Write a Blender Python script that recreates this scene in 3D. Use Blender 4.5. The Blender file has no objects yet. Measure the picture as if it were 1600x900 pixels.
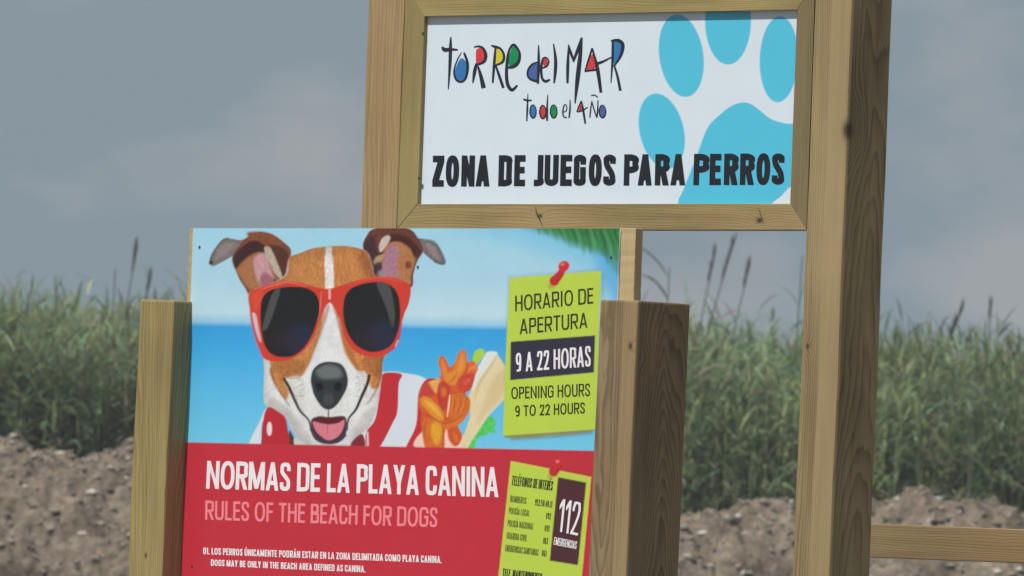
import bpy, bmesh, math, random
import numpy as np
from mathutils import Vector, Matrix

S = bpy.context.scene
COL = S.collection
R = math.radians

# ------------------------------------------------------------------ camera
EYE = Vector((0.0, 0.0, 1.05))
FPX, PITCH, ROLL = 17769.0, 0.0302, 0.0365        # focal length in px of a 1600 wide picture
F0 = Vector((0, math.cos(PITCH), math.sin(PITCH)))
U0 = Vector((0, -math.sin(PITCH), math.cos(PITCH)))
RX = Vector((1, 0, 0)) * math.cos(ROLL) + U0 * math.sin(ROLL)
UY = U0 * math.cos(ROLL) - Vector((1, 0, 0)) * math.sin(ROLL)
cd = bpy.data.cameras.new('camera'); cam = bpy.data.objects.new('camera', cd); COL.objects.link(cam)
m3 = Matrix((RX, UY, -F0)).transposed()
cam.matrix_world = Matrix.Translation(EYE) @ m3.to_4x4()
cd.sensor_width = 36; cd.lens = 36 * FPX / 1600
cd.clip_start = 0.5; cd.clip_end = 6000
cd.dof.use_dof = True; cd.dof.focus_distance = 26.0; cd.dof.aperture_fstop = 25
S.camera = cam
S.render.resolution_x = 1024; S.render.resolution_y = 576

# ------------------------------------------------------------------ light
TH = R(45)                                          # the signs' planes are turned 45 degrees
SUN_EL = R(61)
SUN_AZ = math.atan2(-math.cos(TH), -math.sin(TH))   # direction (math angle) the boards face
SUN_AZ -= R(6)                                      # a little to the left of it
sv = Vector((math.cos(SUN_AZ) * math.cos(SUN_EL), math.sin(SUN_AZ) * math.cos(SUN_EL), math.sin(SUN_EL)))
sd = bpy.data.lights.new('sun', 'SUN'); sun = bpy.data.objects.new('sun', sd); COL.objects.link(sun)
sd.energy = 4.9; sd.angle = R(0.8); sd.color = (1.0, 0.955, 0.88)
sun.rotation_euler = sv.to_track_quat('Z', 'Y').to_euler()

w = bpy.data.worlds.new("World"); S.world = w; w.use_nodes = True
nt = w.node_tree; nt.nodes.clear()
def wn(t, **k):
    n = nt.nodes.new(t)
    for a, b in k.items(): setattr(n, a, b)
    return n
out = wn('ShaderNodeOutputWorld'); bg = wn('ShaderNodeBackground'); bg.inputs[1].default_value = 0.10
sky = wn('ShaderNodeTexSky', sky_type='NISHITA', sun_disc=False, sun_elevation=SUN_EL,
         sun_rotation=math.pi / 2 - SUN_AZ, air_density=1.0, dust_density=2.5, ozone_density=2.0)
tc = wn('ShaderNodeTexCoord'); mp = wn('ShaderNodeMapping')
mp.inputs['Scale'].default_value = (34, 34, 64); mp.inputs['Location'].default_value = (1.3, 0.2, 2.4)
no = wn('ShaderNodeTexNoise'); no.inputs['Scale'].default_value = 1.0; no.inputs['Detail'].default_value = 5
no.inputs['Roughness'].default_value = 0.5
rp = wn('ShaderNodeValToRGB'); rp.color_ramp.elements[0].position = 0.46; rp.color_ramp.elements[1].position = 0.64
veil = wn('ShaderNodeMix', data_type='RGBA'); veil.inputs[0].default_value = 0.93
veil.inputs[7].default_value = (2.38, 3.0, 3.5, 1)       # even grey-blue overcast veil in front of the blue
cl = wn('ShaderNodeMix', data_type='RGBA'); cl.inputs[7].default_value = (3.3, 3.58, 3.82, 1)
mf = wn('ShaderNodeMath', operation='MULTIPLY'); mf.inputs[1].default_value = 1.0
L = nt.links.new
L(sky.outputs[0], veil.inputs[6]); L(veil.outputs[2], cl.inputs[6])
L(tc.outputs['Generated'], mp.inputs[0]); L(mp.outputs[0], no.inputs['Vector']); L(no.outputs[0], rp.inputs[0])
L(rp.outputs[0], mf.inputs[0]); L(mf.outputs[0], cl.inputs[0]); L(cl.outputs[2], bg.inputs[0]); L(bg.outputs[0], out.inputs[0])

S.view_settings.view_transform = 'Standard'; S.view_settings.look = 'None'
S.view_settings.exposure = 0.0; S.view_settings.gamma = 1.0; S.view_settings.use_curve_mapping = False

# ------------------------------------------------------------------ helpers
def lin(c):
    c = np.asarray(c, float) / 255.0
    return np.where(c <= 0.04045, c / 12.92, ((c + 0.055) / 1.055) ** 2.4)
KP = 0.98                                            # print colour as seen -> paint albedo
def pc(*c):
    return tuple(np.clip(lin(c) * KP, 0, 0.9)) + (1.0,)

def frame_of(off):
    """plane frame: local x runs along the board, local y away from the viewer, z up"""
    n = Vector((-math.sin(TH), -math.cos(TH), 0))
    return Matrix.Translation(Vector((0, 26.0, 0)) + n * off) @ Matrix.Rotation(-TH, 4, 'Z')
MA = frame_of(0.0)          # play area sign: y=0 is its printed panel
MB = frame_of(0.4136)       # rules sign: y=0 is its printed board
def on(px, py, M, y=0.0):
    """point (x, z) of the plane y=const of a board's frame that the photograph shows at px, py"""
    d = F0 + RX * ((px - 800) / FPX) + UY * ((450 - py) / FPX)
    Mi = M.inverted(); o = Mi @ EYE; v = Mi.to_3x3() @ d
    t = (y - o.y) / v.y
    return (o.x + v.x * t, o.z + v.z * t)
def cam_arrays(P):
    v = P - np.array(EYE); z = v @ np.array(F0)
    return 800 + FPX * (v @ np.array(RX)) / z, 450 - FPX * (v @ np.array(UY)) / z

def tag(o, label=None, cat=None, group=None, kind=None):
    if label: o['label'] = label
    if cat: o['category'] = cat
    if group: o['group'] = group
    if kind: o['kind'] = kind
    return o
def link(name, me, mat=None, parent=None):
    if mat and not me.materials: me.materials.append(mat)
    o = bpy.data.objects.new(name, me); COL.objects.link(o)
    if parent: o.parent = parent
    return o
def empty(name, M, **k):
    o = bpy.data.objects.new(name, None); COL.objects.link(o); o.matrix_world = M
    o.empty_display_size = 0.2
    return tag(o, **k)
def np_mesh(name, V, Fq, col=None, smooth=False):
    """quads or tris from numpy arrays"""
    me = bpy.data.meshes.new(name); V = np.asarray(V, np.float32); Fq = np.asarray(Fq, np.int32); k = Fq.shape[1]
    me.vertices.add(len(V)); me.vertices.foreach_set('co', V.ravel())
    me.loops.add(Fq.size); me.loops.foreach_set('vertex_index', Fq.ravel())
    me.polygons.add(len(Fq)); me.polygons.foreach_set('loop_start', np.arange(0, Fq.size, k, dtype=np.int32))
    me.update(calc_edges=True); me.validate()
    if smooth: me.polygons.foreach_set('use_smooth', np.ones(len(me.polygons), bool))
    if col is not None:
        a = me.color_attributes.new('tint', 'FLOAT_COLOR', 'POINT')
        c = np.ones((len(V), 4), np.float32); c[:, :3] = col
        a.data.foreach_set('color', c.ravel())
    return me

def mat_new(name):
    m = bpy.data.materials.new(name); m.use_nodes = True
    return m, m.node_tree, m.node_tree.nodes['Principled BSDF']
def flat_mat(name, col, rough=0.5, metal=0.0):
    m, t, b = mat_new(name)
    n = t.nodes.new('ShaderNodeTexNoise'); n.inputs['Scale'].default_value = 14; n.inputs['Detail'].default_value = 4
    tcn = t.nodes.new('ShaderNodeTexCoord'); t.links.new(tcn.outputs['Object'], n.inputs['Vector'])
    mx = t.nodes.new('ShaderNodeMix'); mx.data_type = 'RGBA'
    mx.inputs[6].default_value = tuple(x * 0.9 for x in col[:3]) + (1,); mx.inputs[7].default_value = tuple(min(1, x * 1.08) for x in col[:3]) + (1,)
    t.links.new(n.outputs[0], mx.inputs[0]); t.links.new(mx.outputs[2], b.inputs['Base Color'])
    b.inputs['Roughness'].default_value = rough; b.inputs['Metallic'].default_value = metal; b.inputs['Specular IOR Level'].default_value = 0.5 if metal else 0.2
    return m
def print_mat(name, rough=0.33):
    m, t, b = mat_new(name)
    a = t.nodes.new('ShaderNodeVertexColor'); a.layer_name = 'tint'
    tcn = t.nodes.new('ShaderNodeTexCoord')
    n = t.nodes.new('ShaderNodeTexNoise'); n.inputs['Scale'].default_value = 9; n.inputs['Detail'].default_value = 6
    t.links.new(tcn.outputs['Object'], n.inputs['Vector'])
    r = t.nodes.new('ShaderNodeMapRange'); r.inputs[1].default_value = 0.3; r.inputs[2].default_value = 0.7
    r.inputs[3].default_value = 0.955; r.inputs[4].default_value = 1.0
    t.links.new(n.outputs[0], r.inputs[0])
    mx = t.nodes.new('ShaderNodeVectorMath'); mx.operation = 'SCALE'
    t.links.new(a.outputs[0], mx.inputs[0]); t.links.new(r.outputs[0], mx.inputs['Scale'])
    t.links.new(mx.outputs[0], b.inputs['Base Color'])
    b.inputs['Roughness'].default_value = rough; b.inputs['Specular IOR Level'].default_value = 0.22
    return m

def wood(name, light, dark, off=(0.05, 0.09), tilt=(0.0, 0.0), axis='Z', knots=(), ring=0.008, contrast=0.5, streak=0.5, wob=0.016, green=0.0, c=(0, 0, 0), band=None):
    """solid sawn timber: growth rings round a pith that lies off the piece, drawn out along its length"""
    m, t, b = mat_new(name); N = t.nodes.new; K = t.links.new
    def val(x, s):
        if isinstance(x, (int, float)): s.default_value = x
        else: K(x, s)
    def M(op, a, b_=0.0, c_=None):
        n = N('ShaderNodeMath'); n.operation = op; val(a, n.inputs[0]); val(b_, n.inputs[1])
        if c_ is not None: val(c_, n.inputs[2])
        return n.outputs[0]
    tcn = N('ShaderNodeTexCoord'); sp = N('ShaderNodeSeparateXYZ'); K(tcn.outputs['Object'], sp.inputs[0])
    X, Y, Z = sp.outputs
    if axis == 'X': X, Y, Z = sp.outputs[2], sp.outputs[1], sp.outputs[0]; c = (c[2], c[1], c[0])
    X0, Y0, Z0 = X, Y, Z; X, Y, Z = M('SUBTRACT', X, c[0]), M('SUBTRACT', Y, c[1]), M('SUBTRACT', Z, c[2])
    def noise(sx, sz, scale, detail=3, rough=0.5, seed=0.0):
        cb = N('ShaderNodeCombineXYZ'); K(M('MULTIPLY', X, sx), cb.inputs[0]); K(M('MULTIPLY', Y, sx), cb.inputs[1])
        K(M('MULTIPLY_ADD', Z, sz, seed), cb.inputs[2])
        n = N('ShaderNodeTexNoise'); n.inputs['Scale'].default_value = scale; n.inputs['Detail'].default_value = detail
        n.inputs['Roughness'].default_value = rough; K(cb.outputs[0], n.inputs['Vector']); return n
    seed = off[0] * 37 + off[1] * 11
    d1 = noise(1.0, 0.16, 9, 2, 0.5, seed); d2 = noise(1.0, 0.3, 24, 2, 0.5, seed + 3)
    sp1 = N('ShaderNodeSeparateColor'); K(d1.outputs['Color'], sp1.inputs[0])
    x = M('ADD', M('MULTIPLY_ADD', Z, tilt[0], off[0]), M('ADD', X, M('MULTIPLY', M('SUBTRACT', sp1.outputs[0], 0.5), wob * 3)))
    y = M('ADD', M('MULTIPLY_ADD', Z, tilt[1], off[1]), M('ADD', Y, M('MULTIPLY', M('SUBTRACT', sp1.outputs[1], 0.5), wob * 3)))
    r = M('SQRT', M('ADD', M('MULTIPLY', x, x), M('MULTIPLY', y, y)))
    r = M('ADD', r, M('MULTIPLY', M('SUBTRACT', d2.outputs[0], 0.5), 0.006))
    kn_mask = None
    for (kx, ky, kz, kr) in knots:
        if axis == 'X': kx, kz = kz, kx
        dx = M('SUBTRACT', X0, kx); dy = M('SUBTRACT', Y0, ky); dz = M('MULTIPLY', M('SUBTRACT', Z0, kz), 0.62)
        dd = M('ADD', M('ADD', M('MULTIPLY', dx, dx), M('MULTIPLY', dy, dy)), M('MULTIPLY', dz, dz))
        g = M('POWER', 2.718, M('MULTIPLY', dd, -1.0 / (kr * 2.6) ** 2))
        r = M('MULTIPLY_ADD', g, kr * 1.5, r)
        k = M('POWER', 2.718, M('MULTIPLY', dd, -1.0 / (kr * 0.75) ** 2))
        kn_mask = k if kn_mask is None else M('MAXIMUM', kn_mask, k)
    ph = M('FRACT', M('DIVIDE', r, ring))
    late = M('POWER', ph, 1.9)                                   # slow rise to the dark late wood, sharp drop
    late = M('MULTIPLY', late, M('SUBTRACT', 1.0, M('POWER', ph, 22)))
    fib = noise(1.0, 0.012, 420, 3, 0.6, seed); tone = noise(1.0, 0.35, 6, 3, 0.5, seed + 7); pat = noise(1.0, 0.05, 60, 2, 0.5, seed + 9)
    f = M('ADD', M('MULTIPLY', late, contrast), M('MULTIPLY', M('SUBTRACT', fib.outputs[0], 0.5), streak))
    f = M('ADD', f, M('MULTIPLY', M('SUBTRACT', tone.outputs[0], 0.5), 1.3))
    f = M('ADD', f, M('MULTIPLY', M('SUBTRACT', pat.outputs[0], 0.45), 0.9))
    f = M('MINIMUM', M('MAXIMUM', M('ADD', f, 0.08), 0.0), 1.0)
    mx = N('ShaderNodeMix'); mx.data_type = 'RGBA'; K(f, mx.inputs[0])
    mx.inputs[6].default_value = tuple(light) + (1,); mx.inputs[7].default_value = tuple(dark) + (1,)
    res = mx.outputs[2]
    # weather stain: soft greenish / reddish drift of the treated timber
    dr = noise(1.0, 0.25, 13, 3, 0.55, seed + 21)
    mg = N('ShaderNodeMix'); mg.data_type = 'RGBA'; mg.blend_type = 'MULTIPLY'
    K(M('MULTIPLY', M('MAXIMUM', M('MULTIPLY_ADD', dr.outputs[0], 3.0, -1.35), 0.0), 0.8), mg.inputs[0]); mg.clamp_factor = True
    mg.inputs[7].default_value = (0.84 - green, 0.93, 0.78, 1) if green >= 0 else (0.98, 0.82, 0.74, 1)
    K(res, mg.inputs[6]); res = mg.outputs[2]
    if band is not None:                                         # a paler strip of sapwood along one arris
        bf = M('MINIMUM', M('MAXIMUM', M('MULTIPLY', M('SUBTRACT', M('MULTIPLY_ADD', Z, -band[1], X), band[0]), 130.0), 0.0), 1.0)
        bf = M('MULTIPLY', bf, M('LESS_THAN', Y, band[3]))
        mb = N('ShaderNodeMix'); mb.data_type = 'RGBA'; K(M('MULTIPLY', bf, .5), mb.inputs[0]); K(res, mb.inputs[6]); mb.inputs[7].default_value = tuple(band[2]) + (1,); res = mb.outputs[2]
    if kn_mask is not None:
        mk = N('ShaderNodeMix'); mk.data_type = 'RGBA'; K(M('MINIMUM', M('MULTIPLY', kn_mask, 1.15), 0.93), mk.inputs[0])
        K(res, mk.inputs[6]); mk.inputs[7].default_value = (0.035, 0.026, 0.017, 1); res = mk.outputs[2]
    K(res, b.inputs['Base Color']); b.inputs['Roughness'].default_value = 0.78; b.inputs['Specular IOR Level'].default_value = 0.25
    bm_ = N('ShaderNodeBump'); bm_.inputs['Strength'].default_value = 0.35; bm_.inputs['Distance'].default_value = 0.0012
    K(M('SUBTRACT', fib.outputs[0], late), bm_.inputs['Height']); K(bm_.outputs[0], b.inputs['Normal'])
    return m

def prism(poly_lo, poly_hi, bevel=0.004, name='beam', seg=2):
    """solid between two rings of 3D points"""
    bm = bmesh.new(); n = len(poly_lo)
    a = [bm.verts.new(p) for p in poly_lo]; c = [bm.verts.new(p) for p in poly_hi]
    bm.faces.new(a[::-1]); bm.faces.new(c)
    for i in range(n): bm.faces.new((a[i], a[(i + 1) % n], c[(i + 1) % n], c[i]))
    bmesh.ops.recalc_face_normals(bm, faces=bm.faces)
    if bevel:
        bmesh.ops.bevel(bm, geom=list(bm.edges), offset=bevel, segments=seg, profile=0.6, affect='EDGES')
    for f in bm.faces: f.smooth = False
    me = bpy.data.meshes.new(name); bm.to_mesh(me); bm.free(); return me
def post_mesh(x0, x1, y0, y1, z0, z1, lean=0.0, bevel=0.004, warp=0.003, seed=1, cut=0.0):
    """a sawn post with slightly crooked edges; lean = dx per metre of height; cut tilts the sawn top"""
    rng = random.Random(seed); bm = bmesh.new(); rings = []; n = 14
    for i in range(n + 1):
        z = z0 + (z1 - z0) * i / n; jx = rng.uniform(-1, 1) * warp * .5; jy = rng.uniform(-1, 1) * warp * .5
        if i == n: jx = jy = 0
        sx = lean * (z - z0)
        ring = []
        for (x, y) in ((x0, y0), (x1, y0), (x1, y1), (x0, y1)):
            zz = z + (cut * (x - x0) if i == n else 0)
            ring.append(bm.verts.new((x + sx + jx, y + jy, zz)))
        rings.append(ring)
    bm.faces.new(rings[0][::-1]); bm.faces.new(rings[-1])
    for a, c in zip(rings[:-1], rings[1:]):
        for k in range(4): bm.faces.new((a[k], a[(k + 1) % 4], c[(k + 1) % 4], c[k]))
    bmesh.ops.recalc_face_normals(bm, faces=bm.faces)
    ed = [e for e in bm.edges if e.calc_face_angle(0) > 0.5]
    bmesh.ops.bevel(bm, geom=ed, offset=bevel, segments=2, profile=0.6, affect='EDGES')
    me = bpy.data.meshes.new('post'); bm.to_mesh(me); bm.free(); return me
def screw(name, M, px, py, parent, mat, r=0.0045, y=0.0, proud=0.0015):
    bm = bmesh.new(); x, z = on(px, py, M, y)
    bmesh.ops.create_cone(bm, cap_ends=True, segments=14, radius1=r, radius2=r * 0.7, depth=proud * 2)
    bmesh.ops.rotate(bm, verts=bm.verts, matrix=Matrix.Rotation(R(90), 3, 'X'))
    bmesh.ops.translate(bm, verts=bm.verts, vec=(x, y - proud * 0.3, z))
    me = bpy.data.meshes.new('screw'); bm.to_mesh(me); bm.free()
    return link(name, me, mat, parent)

# ------------------------------------------------------------------ print painter (flat artwork of the boards)
def smooth_poly(P, n=6, closed=True):
    P = np.asarray(P, float); out = []; m = len(P)
    for i in range(m if closed else m - 1):
        if closed: p0, p1, p2, p3 = P[(i - 1) % m], P[i], P[(i + 1) % m], P[(i + 2) % m]
        else: p0, p1, p2, p3 = P[max(i - 1, 0)], P[i], P[i + 1], P[min(i + 2, m - 1)]
        for k in range(n):
            t = k / n
            out.append(0.5 * ((2 * p1) + (-p0 + p2) * t + (2 * p0 - 5 * p1 + 4 * p2 - p3) * t * t + (-p0 + 3 * p1 - 3 * p2 + p3) * t ** 3))
    if not closed: out.append(P[-1])
    return np.array(out)
class Canvas:
    def __init__(s, x0, y0, x1, y1, k=2.0):
        s.x0, s.y0, s.k = x0, y0, k; s.w = int((x1 - x0) * k); s.h = int((y1 - y0) * k)
        s.img = np.zeros((s.h, s.w, 3)); s.rng = np.random.RandomState(5)
        s.X, s.Y = np.meshgrid(x0 + (np.arange(s.w) + .5) / k, y0 + (np.arange(s.h) + .5) / k)
    def box(s, P, pad):
        a = int(max(0, (P[:, 0].min() - pad - s.x0) * s.k)); b = int(min(s.w, (P[:, 0].max() + pad - s.x0) * s.k + 1))
        c = int(max(0, (P[:, 1].min() - pad - s.y0) * s.k)); d = int(min(s.h, (P[:, 1].max() + pad - s.y0) * s.k + 1))
        return slice(c, max(c, d)), slice(a, max(a, b))
    def mix(s, sl, al, col, tex=0.0, grain=None):
        c = lin(col)
        if tex:
            g = grain if grain is not None else s.noise(sl, 3.0)
            c = c * (1 + tex * g[..., None])
        s.img[sl] = s.img[sl] * (1 - al[..., None]) + c * al[..., None]
    def noise(s, sl, scale, ang=None, stretch=4.0):
        x, y = s.X[sl], s.Y[sl]
        if ang is not None:
            c_, s_ = math.cos(ang), math.sin(ang); x, y = (x * c_ + y * s_) / stretch, (-x * s_ + y * c_)
        x = x / scale; y = y / scale
        xi = np.floor(x).astype(int); yi = np.floor(y).astype(int); fx = x - xi; fy = y - yi
        h = lambda a, b: (np.sin(a * 127.1 + b * 311.7) * 43758.5453) % 1.0
        fx = fx * fx * (3 - 2 * fx); fy = fy * fy * (3 - 2 * fy)
        return ((h(xi, yi) * (1 - fx) + h(xi + 1, yi) * fx) * (1 - fy) + (h(xi, yi + 1) * (1 - fx) + h(xi + 1, yi + 1) * fx) * fy) * 2 - 1
    def poly(s, P, col, soft=0.8, smooth=True, alpha=1.0, tex=0.0, ang=None, nscale=2.2, only=None):
        P = smooth_poly(P) if smooth else np.asarray(P, float)
        sl = s.box(P, soft * 2 + 1); X, Y = s.X[sl], s.Y[sl]
        if X.size == 0: return
        d2 = np.full(X.shape, 1e9); ins = np.zeros(X.shape, bool)
        for i in range(len(P)):
            a, b = P[i], P[(i + 1) % len(P)]; e = b - a; L2 = e @ e
            if L2 < 1e-12: continue
            t = np.clip(((X - a[0]) * e[0] + (Y - a[1]) * e[1]) / L2, 0, 1)
            d2 = np.minimum(d2, (X - a[0] - t * e[0]) ** 2 + (Y - a[1] - t * e[1]) ** 2)
            if abs(e[1]) > 1e-12:
                c = ((a[1] > Y) != (b[1] > Y)) & (X < e[0] * (Y - a[1]) / e[1] + a[0]); ins ^= c
        sd_ = np.where(ins, 1, -1) * np.sqrt(d2)
        al = np.clip(0.5 + sd_ / (2 * soft), 0, 1); al = al * al * (3 - 2 * al) * alpha
        if only is not None: al = al * only[sl]
        s.mix(sl, al, col, tex, s.noise(sl, nscale, ang) if tex else None)
        return sl, al
    def mask(s, P):
        m = np.zeros((s.h, s.w)); keep = s.img; s.img = np.zeros((s.h, s.w, 3))
        s.poly(P, (255, 255, 255)); m = s.img[..., 0].copy(); s.img = keep; return m
    def ell(s, cx, cy, rx, ry, col, ang=0.0, **k):
        t = np.linspace(0, 2 * math.pi, 40, endpoint=False); c_, s_ = math.cos(ang), math.sin(ang)
        x = rx * np.cos(t); y = ry * np.sin(t)
        return s.poly(np.stack([cx + x * c_ - y * s_, cy + x * s_ + y * c_], 1), col, smooth=False, **k)
    def line(s, P, w, col, soft=0.7, alpha=1.0, smooth=True, only=None):
        P = np.asarray(P, float); wv = np.interp(np.linspace(0, 1, len(P)), np.linspace(0, 1, len(np.atleast_1d(w))), np.atleast_1d(w).astype(float))
        if smooth:
            Q = smooth_poly(np.column_stack([P, wv]), 6, False); P, wv = Q[:, :2], np.maximum(Q[:, 2], 0.15)
        sl = s.box(P, wv.max() + soft * 2); X, Y = s.X[sl], s.Y[sl]
        if X.size == 0: return
        best = np.full(X.shape, -1e9)
        for i in range(len(P) - 1):
            a, b = P[i], P[i + 1]; e = b - a; L2 = e @ e + 1e-9
            t = np.clip(((X - a[0]) * e[0] + (Y - a[1]) * e[1]) / L2, 0, 1)
            best = np.maximum(best, (wv[i] * (1 - t) + wv[i + 1] * t) / 2 - np.hypot(X - a[0] - t * e[0], Y - a[1] - t * e[1]))
        al = np.clip(0.5 + best / (2 * soft), 0, 1) * alpha
        if only is not None: al = al * only[sl]
        s.mix(sl, al, col)
    def fur(s, m, n, ln, amp, cx, cy, seed=1):
        """short hair strokes running away from (cx, cy): lighter and darker hairs inside the mask"""
        r = np.random.RandomState(seed); ys, xs = np.nonzero(m > .4); i = r.randint(0, len(xs), n)
        x = xs[i].astype(float); y = ys[i].astype(float); X = x / s.k + s.x0 - cx; Y = y / s.k + s.y0 - cy
        a = np.arctan2(Y, X) + r.normal(0, .35, n); v = r.normal(0, 1, n); D = np.zeros((s.h, s.w)); L_ = int(ln * s.k)
        for t in range(L_):
            xi = np.clip((x + np.cos(a) * t).astype(int), 0, s.w - 1); yi = np.clip((y + np.sin(a) * t).astype(int), 0, s.h - 1)
            np.add.at(D, (yi, xi), v * math.sin(math.pi * (t + .5) / L_))
        D = (D + np.roll(D, 1, 0) + np.roll(D, 1, 1) + np.roll(D, -1, 1)) / 4; D /= D[m > .4].std() + 1e-6
        s.img *= np.exp(amp * np.clip(D, -2.5, 2.5) * m)[..., None]
    def sample(s, px, py):
        x = np.clip((px - s.x0) * s.k - .5, 0, s.w - 1.001); y = np.clip((py - s.y0) * s.k - .5, 0, s.h - 1.001)
        xi = x.astype(int); yi = y.astype(int); fx = (x - xi)[:, None]; fy = (y - yi)[:, None]; I = s.img
        return (I[yi, xi] * (1 - fx) + I[yi, xi + 1] * fx) * (1 - fy) + (I[yi + 1, xi] * (1 - fx) + I[yi + 1, xi + 1] * fx) * fy

def printed_sheet(name, M, x0, x1, z0, z1, nx, nz, canvas, thick, parent, mat, extra_low=None, low_col=None):
    """a thin board whose front face is a fine grid carrying the print, with real edges and back"""
    xs = np.linspace(x0, x1, nx); zs = np.linspace(z1, z0, nz)
    X, Z = np.meshgrid(xs, zs); V = np.stack([X.ravel(), np.zeros(X.size), Z.ravel()], 1)
    W = V @ np.array(M.to_3x3()).T + np.array(M.translation); px, py = cam_arrays(W)
    C = canvas.sample(px, py)
    idx = np.arange(nx * nz).reshape(nz, nx)
    Fq = np.stack([idx[1:, :-1], idx[1:, 1:], idx[:-1, 1:], idx[:-1, :-1]], -1).reshape(-1, 4)
    zl = z0 if extra_low is None else extra_low
    n0 = len(V); V = V.tolist(); C = C.tolist(); Fq = Fq.tolist()
    if extra_low is not None:        # rest of the board below the picture: plain colour, no print
        V += [(x0, 0, zl), (x1, 0, zl), (x0, 0, z0), (x1, 0, z0)]; C += [list(low_col)] * 4
        Fq.append([n0, n0 + 1, n0 + 3, n0 + 2]); n0 += 4
    e = 0.0; ec = list(lin((205, 205, 200)))
    B = [(x0, e, zl), (x1, e, zl), (x1, e, z1), (x0, e, z1), (x0, thick, zl), (x1, thick, zl), (x1, thick, z1), (x0, thick, z1)]
    V += B; C += [ec] * 8; q = n0
    Fq += [[q + 5, q + 4, q + 7, q + 6], [q, q + 4, q + 5, q + 1], [q + 1, q + 5, q + 6, q + 2], [q + 2, q + 6, q + 7, q + 3], [q + 3, q + 7, q + 4, q]]
    me = np_mesh(name, V, Fq, np.clip(np.array(C) * KP, 0, 0.9))
    return link(name, me, mat, parent)

# ------------------------------------------------------------------ lettering
class Strokes:
    """flat painted strokes, each laid a hair above the one before so that no two lie in one plane"""
    def __init__(s, M, y0=-0.0003): s.V = []; s.F = []; s.M = M; s.y = s.y0 = y0
    def strip(s, P, w, pen=None, smooth=True, cap=True):
        P = np.asarray(P, float); w = np.atleast_1d(w).astype(float)
        wv = np.interp(np.linspace(0, 1, len(P)), np.linspace(0, 1, len(w)), w)
        if smooth and len(P) > 2:
            Q = smooth_poly(np.column_stack([P, wv]), 5, False); P, wv = Q[:, :2], Q[:, 2]
        n = len(P); d = np.zeros_like(P)
        seg = P[1:] - P[:-1]; seg = seg / (np.linalg.norm(seg, axis=1)[:, None] + 1e-9)
        d[0] = seg[0]; d[-1] = seg[-1]
        sc = np.ones(n)
        for i in range(1, n - 1):
            d[i] = seg[i - 1] + seg[i]; d[i] /= np.linalg.norm(d[i]) + 1e-9
            sc[i] = 1 / max(0.5, d[i] @ seg[i])
        nn = np.stack([-d[:, 1], d[:, 0]], 1)
        if pen is not None: hw = np.sqrt((pen[0] * nn[:, 0]) ** 2 + (pen[1] * nn[:, 1]) ** 2) / 2
        else: hw = wv / 2
        hw = hw * sc; b0 = len(s.V)
        for i in range(n):
            for k in (-1, 1):
                q = P[i] + nn[i] * hw[i] * k; x, z = on(q[0], q[1], s.M); s.V.append((x, s.y, z))
        for i in range(n - 1): s.F.append([b0 + 2 * i, b0 + 2 * i + 1, b0 + 2 * i + 3, b0 + 2 * i + 2])
        s.y -= 0.00003
    def blob(s, P, smooth=True):
        P = smooth_poly(P, 4) if smooth else np.asarray(P, float); b0 = len(s.V)
        for q in P: x, z = on(q[0], q[1], s.M); s.V.append((x, s.y, z))
        s.F.append([b0 + i for i in range(len(P))]); s.y -= 0.00003
    def build(s, name, mat, parent):
        me = bpy.data.meshes.new(name); me.from_pydata(s.V, [], s.F); me.update(); return link(name, me, mat, parent)

# ================================================================== GROUND, BANK
rs = np.random.RandomState(11)
def vnoise(x, y, seed=0):
    xi = np.floor(x).astype(int); yi = np.floor(y).astype(int); fx = x - xi; fy = y - yi
    h = lambda a, b: (np.sin(a * 127.1 + b * 311.7 + seed * 17.3) * 43758.5453) % 1.0
    fx = fx * fx * (3 - 2 * fx); fy = fy * fy * (3 - 2 * fy)
    return (h(xi, yi) * (1 - fx) + h(xi + 1, yi) * fx) * (1 - fy) + (h(xi, yi + 1) * (1 - fx) + h(xi + 1, yi + 1) * fx) * fy - 0.5
def sstep(t): t = np.clip(t, 0, 1); return t * t * (3 - 2 * t)
def bank_h(x, y, fine=True):
    crest = 2.13 - 0.20 * sstep((x + 2.6) / 3.2) + 0.04 * sstep((x - 1.8) / 1.5) + 0.10 * vnoise(x * 0.9, x * 0 + 3) + 0.02 * np.sin(x * 5)
    foot = 71.6 + 0.5 * vnoise(x * 0.7, x * 0 + 9)
    h = -0.06 + (crest + 0.06) * sstep((y - foot) / (75.0 - foot)) ** 1.05
    h = h - (crest - 1.35) * sstep((y - 75.1) / 1.6)
    h = h + (-0.25 - h) * sstep((y - 84) / 6)
    on_ = sstep((y - foot) / 1.0)
    h = h + on_ * (0.16 * vnoise(x * 1.7, y * 1.7, 1) + 0.15 * vnoise(x * 4, y * 4, 2))
    if fine: h = h + on_ * (0.10 * vnoise(x * 9, y * 9, 3) + 0.05 * (0.5 - abs(vnoise(x * 15 + 3, y * 15, 6)) * 2) * vnoise(x * 4, y * 3, 7) * 2 + 0.075 * vnoise(x * 21, y * 21, 4) + 0.04 * vnoise(x * 40, y * 40, 5))
    return h

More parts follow.
